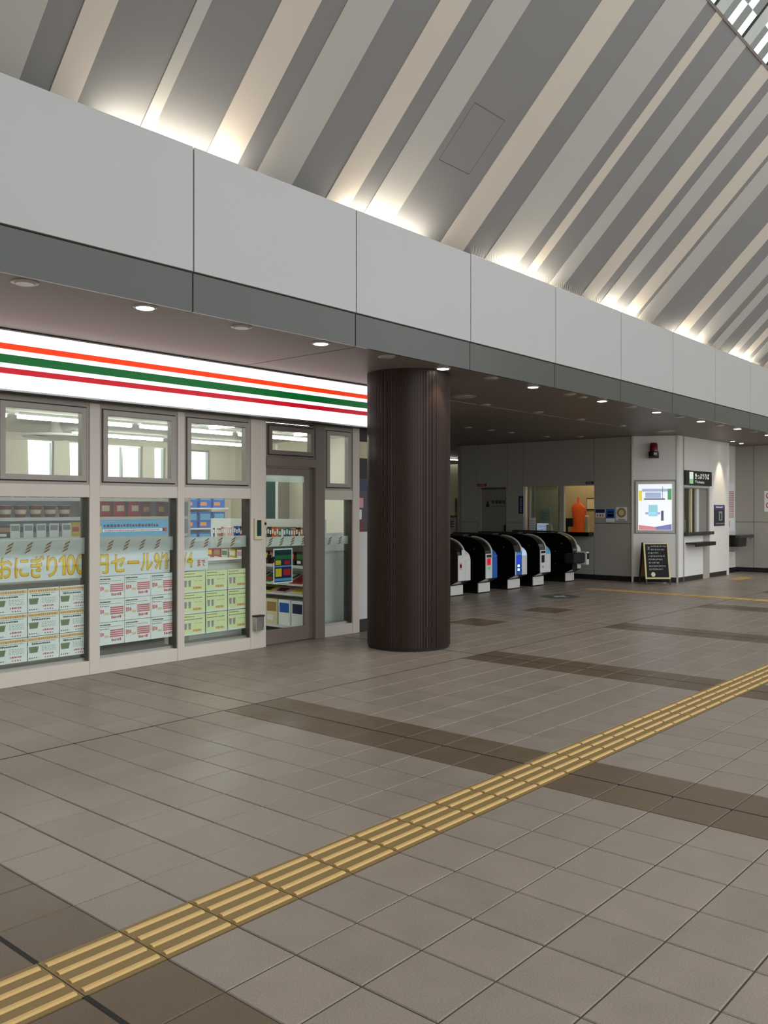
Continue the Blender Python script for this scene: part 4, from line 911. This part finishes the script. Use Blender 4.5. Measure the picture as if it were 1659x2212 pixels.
# A-board
ab = thing('sandwich_board', DG(.42, .36, 0), 'black chalkboard A-board with pale wooden frame and chalk writing', 'A-board')
def AB(sgn):
    def f(u, w_, z):                       # leaning panel: z along the panel
        lean = .20; zz = z * math.cos(lean); back = z * math.sin(lean)
        ww = sgn * (.20 - back + w_); th = .32
        return DG(.42 + u * math.cos(th) + ww * math.sin(th), .36 - u * math.sin(th) + ww * math.cos(th), zz)
    return f
for sgn, nm in ((1, 'front_panel'), (-1, 'rear_panel')):
    mb = MB(AB(sgn)); mb.box(-.22, .22, 0, .012, .14, .80, 'chalkboard' if sgn > 0 else 'wood'); p_ = mb.build(nm, parent=ab)
    mb = MB(AB(sgn))
    for (a, b, c_, d_) in ((-.25, -.22, .11, .83), (.22, .25, .11, .83), (-.22, .22, .11, .14), (-.22, .22, .80, .83)): mb.box(a, b, -.006, .02, c_, d_, 'pale_wood' if sgn > 0 else 'dark_wood')
    mb.build('board_frame', parent=ab)
    for u in (-.25, .22):
        mb = MB(AB(sgn)); mb.box(u, u + .03, -.004, .016, .0, .11, 'dark_wood'); mb.build('leg', parent=ab)
mb = MB(AB(1)); r = random.Random(12)
for q in range(8): mb.dashes((-.16 + (.06 if q < 2 else 0), .0135, .74 - .065 * q), .33 - .06 * (q % 3), .034, 'chalk', right=(1, 0, 0), up=(0, 0, 1), cw=.014, gap=1.1, rnd=r)
for a in range(5):
    ca, sa = math.cos(a * math.pi / 5), math.sin(a * math.pi / 5); mb.add([(-.15 - .04 * ca, .0135, .72 - .04 * sa), (-.15 - .04 * ca + .006, .0135, .72 - .04 * sa), (-.15 + .04 * ca + .006, .0135, .72 + .04 * sa), (-.15 + .04 * ca, .0135, .72 + .04 * sa)], [(0, 1, 2, 3)], 'chalk')
mb.build('chalk_writing', parent=ab)
MB(AB(1)).add([(-.09 + .045 * math.cos(a), .0138, .2 + .05 * math.sin(a)) for a in [2 * math.pi * i / 6 for i in range(6)]], [tuple(range(6))], 'cream').build('round_sticker', parent=ab)
# ticket window face
TY = 7.12
tw = B(17.17, 17.48, TY + .0, TY + .15, .1, ZS, 'white_panel').build('wall_ticket', origin=(18.5, TY, 0), kind='structure', label='white wall with the ticket window and counter', cat='wall')
for (a, b, c, d_, m_) in ((17.48, 18.89, 2.27, ZS, 'white_panel'), (18.89, 19.92, .1, ZS, 'white_panel'), (17.48, 18.52, .1, .92, 'white_panel'), (18.52, 18.89, 0, .92, 'grey_panel')): B(a + .003, b - .003, TY, TY + .15, c, d_, m_).build('wall_panel', parent=tw)
B(17.48, 18.89, TY + .02, TY + .15, 1.93, 2.27, 'white_panel').build('lintel', parent=tw)
for (a, b) in ((17.17, 17.45), (17.5, 18.5), (18.9, 19.9)): B(a, b, TY + .004, TY + .14, 0, .1, 'charcoal').build('base_board', parent=tw)
B(17.455, 17.485, TY - .012, TY + .02, 0, ZS, 'steel').build('edge_post', parent=tw)
B(19.92, 20.05, TY, 7.4, 0, ZS, 'white_panel').build('return_wall', parent=tw)
t = thing('ticket_sign', (18.18, TY, 1.965), 'black hanging sign with green pictogram reading kippu uriba in white', 'sign')
B(17.485, 18.885, TY - .05, TY - .0005, 1.965, 2.262, 'sign_black').build('plate', parent=t, bevel=.004)
B(17.66, 17.86, TY - .0515, TY - .05, 2.09, 2.235, 'sign_text').build('pictogram', parent=t); B(17.66, 17.86, TY - .0515, TY - .05, 1.995, 2.085, 'sign_pict').build('pictogram', parent=t)
MB().text('きっぷうりば', (17.95, TY - .0515, 2.10), .78, .12, 'sign_text', offset=.02).build('lettering', parent=t); MB().text('Tickets', (17.95, TY - .0515, 2.01), .5, .055, 'sign_text').build('lettering', parent=t)
w = thing('window_21', (18.18, TY, 1.0), 'open ticket window with glass pane and pale frame', 'window', kind='structure')
mb = MB(); mb.box(17.5, 18.89, TY + .02, TY + .12, 1.90, 1.93, 'steel'); mb.box(18.0, 18.05, TY + .05, TY + .1, 1.0, 1.90, 'cream'); mb.box(18.3, 18.42, TY + .05, TY + .1, 1.0, 1.90, 'white'); mb.box(18.86, 18.89, TY + .02, TY + .12, 1.0, 1.9, 'steel'); mb.build('frame', parent=w)
B(17.5, 18.3, TY + .072, TY + .078, 1.0, 1.9, 'glass').build('pane', parent=w); B(18.42, 18.86, TY + .06, TY + .08, 1.0, 1.9, 'grey_door').build('blind_panel', parent=w)
B(17.49, 18.89, TY - .1, TY + .3, .93, 1.0, 'black_gloss').build('ticket_counter', label='black counter top at the ticket window', cat='counter', bevel=.004)
t = thing('bag_shelf', (18.1, TY - .12, .72), 'small black bag shelf below the ticket counter', 'shelf')
B(17.58, 18.66, TY - .22, TY - .0005, .76, .79, 'black').build('board', parent=t); B(17.58, 18.66, TY - .22, TY - .2, .71, .76, 'black').build('lip', parent=t)
t = thing('counter_display', (17.85, 7.35, 1.0), 'stack of grey and orange boxes behind the ticket window glass', 'display'); B(17.72, 18.0, 7.28, 7.5, 1.001, 1.25, 'steel').build('box', parent=t); B(17.75, 17.98, 7.3, 7.48, 1.25, 1.4, 'orange').build('upper_box', parent=t)
t = thing('dark_poster', (19.43, TY, 1.1), 'dark poster with violet header on the white wall right of the ticket window', 'poster')
B(19.13, 19.75, TY - .012, TY - .0005, 1.105, 1.565, 'poster_dark').build('sheet', parent=t); mb = MB(); mb.box(19.13, 19.75, TY - .013, TY - .012, 1.46, 1.565, 'poster_violet'); mb.box(19.4, 19.6, TY - .013, TY - .012, 1.22, 1.42, 'ink_grey'); mb.box(19.46, 19.54, TY - .014, TY - .013, 1.24, 1.38, 'charcoal'); r = random.Random(5); mb.dashes((19.22, TY - .0135, 1.5), .4, .03, 'sign_text', rnd=r); mb.dashes((19.2, TY - .0135, 1.14), .5, .03, 'ink_grey', rnd=r); mb.build('print', parent=t)
# recess with fare chart, end wall on the right
FCY = 7.38
rec = B(20.05, 21.3, FCY, FCY + .12, 0, ZS, 'white_panel').build('wall_recess', kind='structure', label='pale recess wall with the fare chart', cat='wall')
B(20.05, 21.19, FCY - .006, FCY, 0, .1, 'black_matte').build('base_board', parent=rec)
t = thing('fare_chart', (20.65, FCY, .95), 'tall fare chart with pink rows in the recess', 'chart')
B(20.25, 21.12, FCY - .01, FCY - .0005, .95, 2.08, 'paper_white').build('board', parent=t)
mb = MB()
for q in range(15):
    for p_ in range(4): mb.box(20.29 + .2 * p_, 20.46 + .2 * p_, FCY - .011, FCY - .01, 1.27 + .042 * q, 1.30 + .042 * q, 'chart_pink' if p_ else 'chart_grey')
mb.box(20.29, 20.7, FCY - .011, FCY - .01, 1.95, 2.04, 'chart_grey'); mb.box(20.29, 20.8, FCY - .011, FCY - .01, 1.05, 1.2, 'chart_grey'); mb.build('print', parent=t)
EX = 21.2
er = B(EX + .03, EX + .12, 2.5, FCY, 0, ZS, 'panel_joint').build('wall_right', kind='structure', label='grey panelled wall at the right end of the concourse', cat='wall')
for (a, b) in ((6.96, FCY), (6.0, 6.96), (5.0, 6.0), (4.0, 5.0), (2.5, 4.0)):
    for (c_, d_) in ((.1, 1.17), (1.17, ZS)): B(EX, EX + .03, a + .005, b - .005, c_ + .005, d_ - .005, 'grey_panel').build('wall_panel', parent=er)
B(EX - .006, EX + .03, 2.5, FCY, 0, .1, 'black_matte').build('base_board', parent=er)
t = thing('wall_counter', (20.75, 7.15, .6), 'black writing shelf with metal tray under the fare chart', 'shelf')
B(20.25, EX - .0005, 6.95, FCY - .012, .82, .88, 'black_gloss').build('top', parent=t); B(20.25, 20.75, 6.98, FCY - .012, .62, .82, 'black').build('box', parent=t); B(20.85, 21.05, 7.0, 7.2, .72, .82, 'steel').build('tray', parent=t); B(20.3, 20.55, 7.1, FCY - .012, .50, .62, 'steel').build('bracket', parent=t)
t = thing('prohibition_sign', (EX, 6.5, 1.41), 'white sign with red prohibition rings at the right picture edge', 'sign')
B(EX - .006, EX - .0005, 6.28, 6.72, 1.41, 1.89, 'paper_white').build('plate', parent=t)
mb = MB()
for yy, zz in ((6.6, 1.78), (6.6, 1.56), (6.4, 1.78), (6.4, 1.56)):
    for k in range(16):
        a0, a1 = 2 * math.pi * k / 16, 2 * math.pi * (k + 1) / 16
        mb.add([(EX - .007, yy + rr * math.cos(a), zz + rr * math.sin(a)) for a, rr in ((a0, .08), (a1, .08), (a1, .06), (a0, .06))], [(0, 1, 2, 3)], 'red')
    mb.add([(EX - .007, yy - .05, zz + .05), (EX - .007, yy - .038, zz + .06), (EX - .007, yy + .05, zz - .05), (EX - .007, yy + .038, zz - .06)], [(0, 1, 2, 3)], 'red'); mb.box(EX - .0068, EX - .006, yy - .025, yy + .025, zz - .03, zz + .03, 'ink')
mb.build('symbols', parent=t)
# beyond the gates, left of the office
fw = B(24, 24.1, 12.3, 19, 0, ZS, 'cream').build('wall_far', kind='structure', label='beige wall far behind the ticket gates', cat='wall')
for yy in (14.5, 16.2, 17.3): B(23.99, 24, yy, yy + .02, 0, ZS, 'panel_joint').build('panel_joint', parent=fw)
t = thing('far_lamp', (21, 15.6, 2.9), 'ceiling light strip far behind the ticket gates', 'light')
B(19.5, 22.5, 15.4, 15.5, ZS - .03, ZS - .001, 'white').build('housing', parent=t); B(19.5, 22.5, 15.41, 15.49, ZS - .05, ZS - .03, 'tube').build('diffuser', parent=t)
t = thing('welcome_board', (19, 14.2, 0), 'white notice board with blue capitals behind the gates right of the column', 'sign board')
bx0, bx1 = 17.2, 19.2; by = 14.05
B(bx0, bx1, by, by + .04, .85, 1.3, 'paper_white').build('board', parent=t); B(bx1 - .03, bx1 + .08, by - .02, by + .06, 0, 1.75, 'cream').build('post', parent=t); B(bx0, bx0 + .08, by - .0, by + .06, 0, .85, 'cream').build('post', parent=t)
MB().text('WELCOME', (bx0 + .15, by - .002, .98), bx1 - bx0 - .3, .17, 'navy', offset=.02).build('lettering', parent=t); B(bx0, bx1 - .03, by - .003, by, 1.24, 1.29, 'dark_red').build('red_band', parent=t)
# round emblem on the floor in front of the gates
t = thing('floor_sticker', (13.2, 7.52, .001), 'dark round floor sticker with pale star in front of the gates', 'floor sticker')
MB().lathe((13.2, 7.52, 0), [(.33, .0012), (.33, .0025)], 32, 'sticker_grey').build('disc', parent=t)
MB().add([(13.2 + (.2 if k % 2 == 0 else .07) * math.cos(k * math.pi / 4), 7.52 + (.2 if k % 2 == 0 else .07) * math.sin(k * math.pi / 4), .0035) for k in range(8)], [tuple(range(8))], 'chalk').build('star', parent=t)
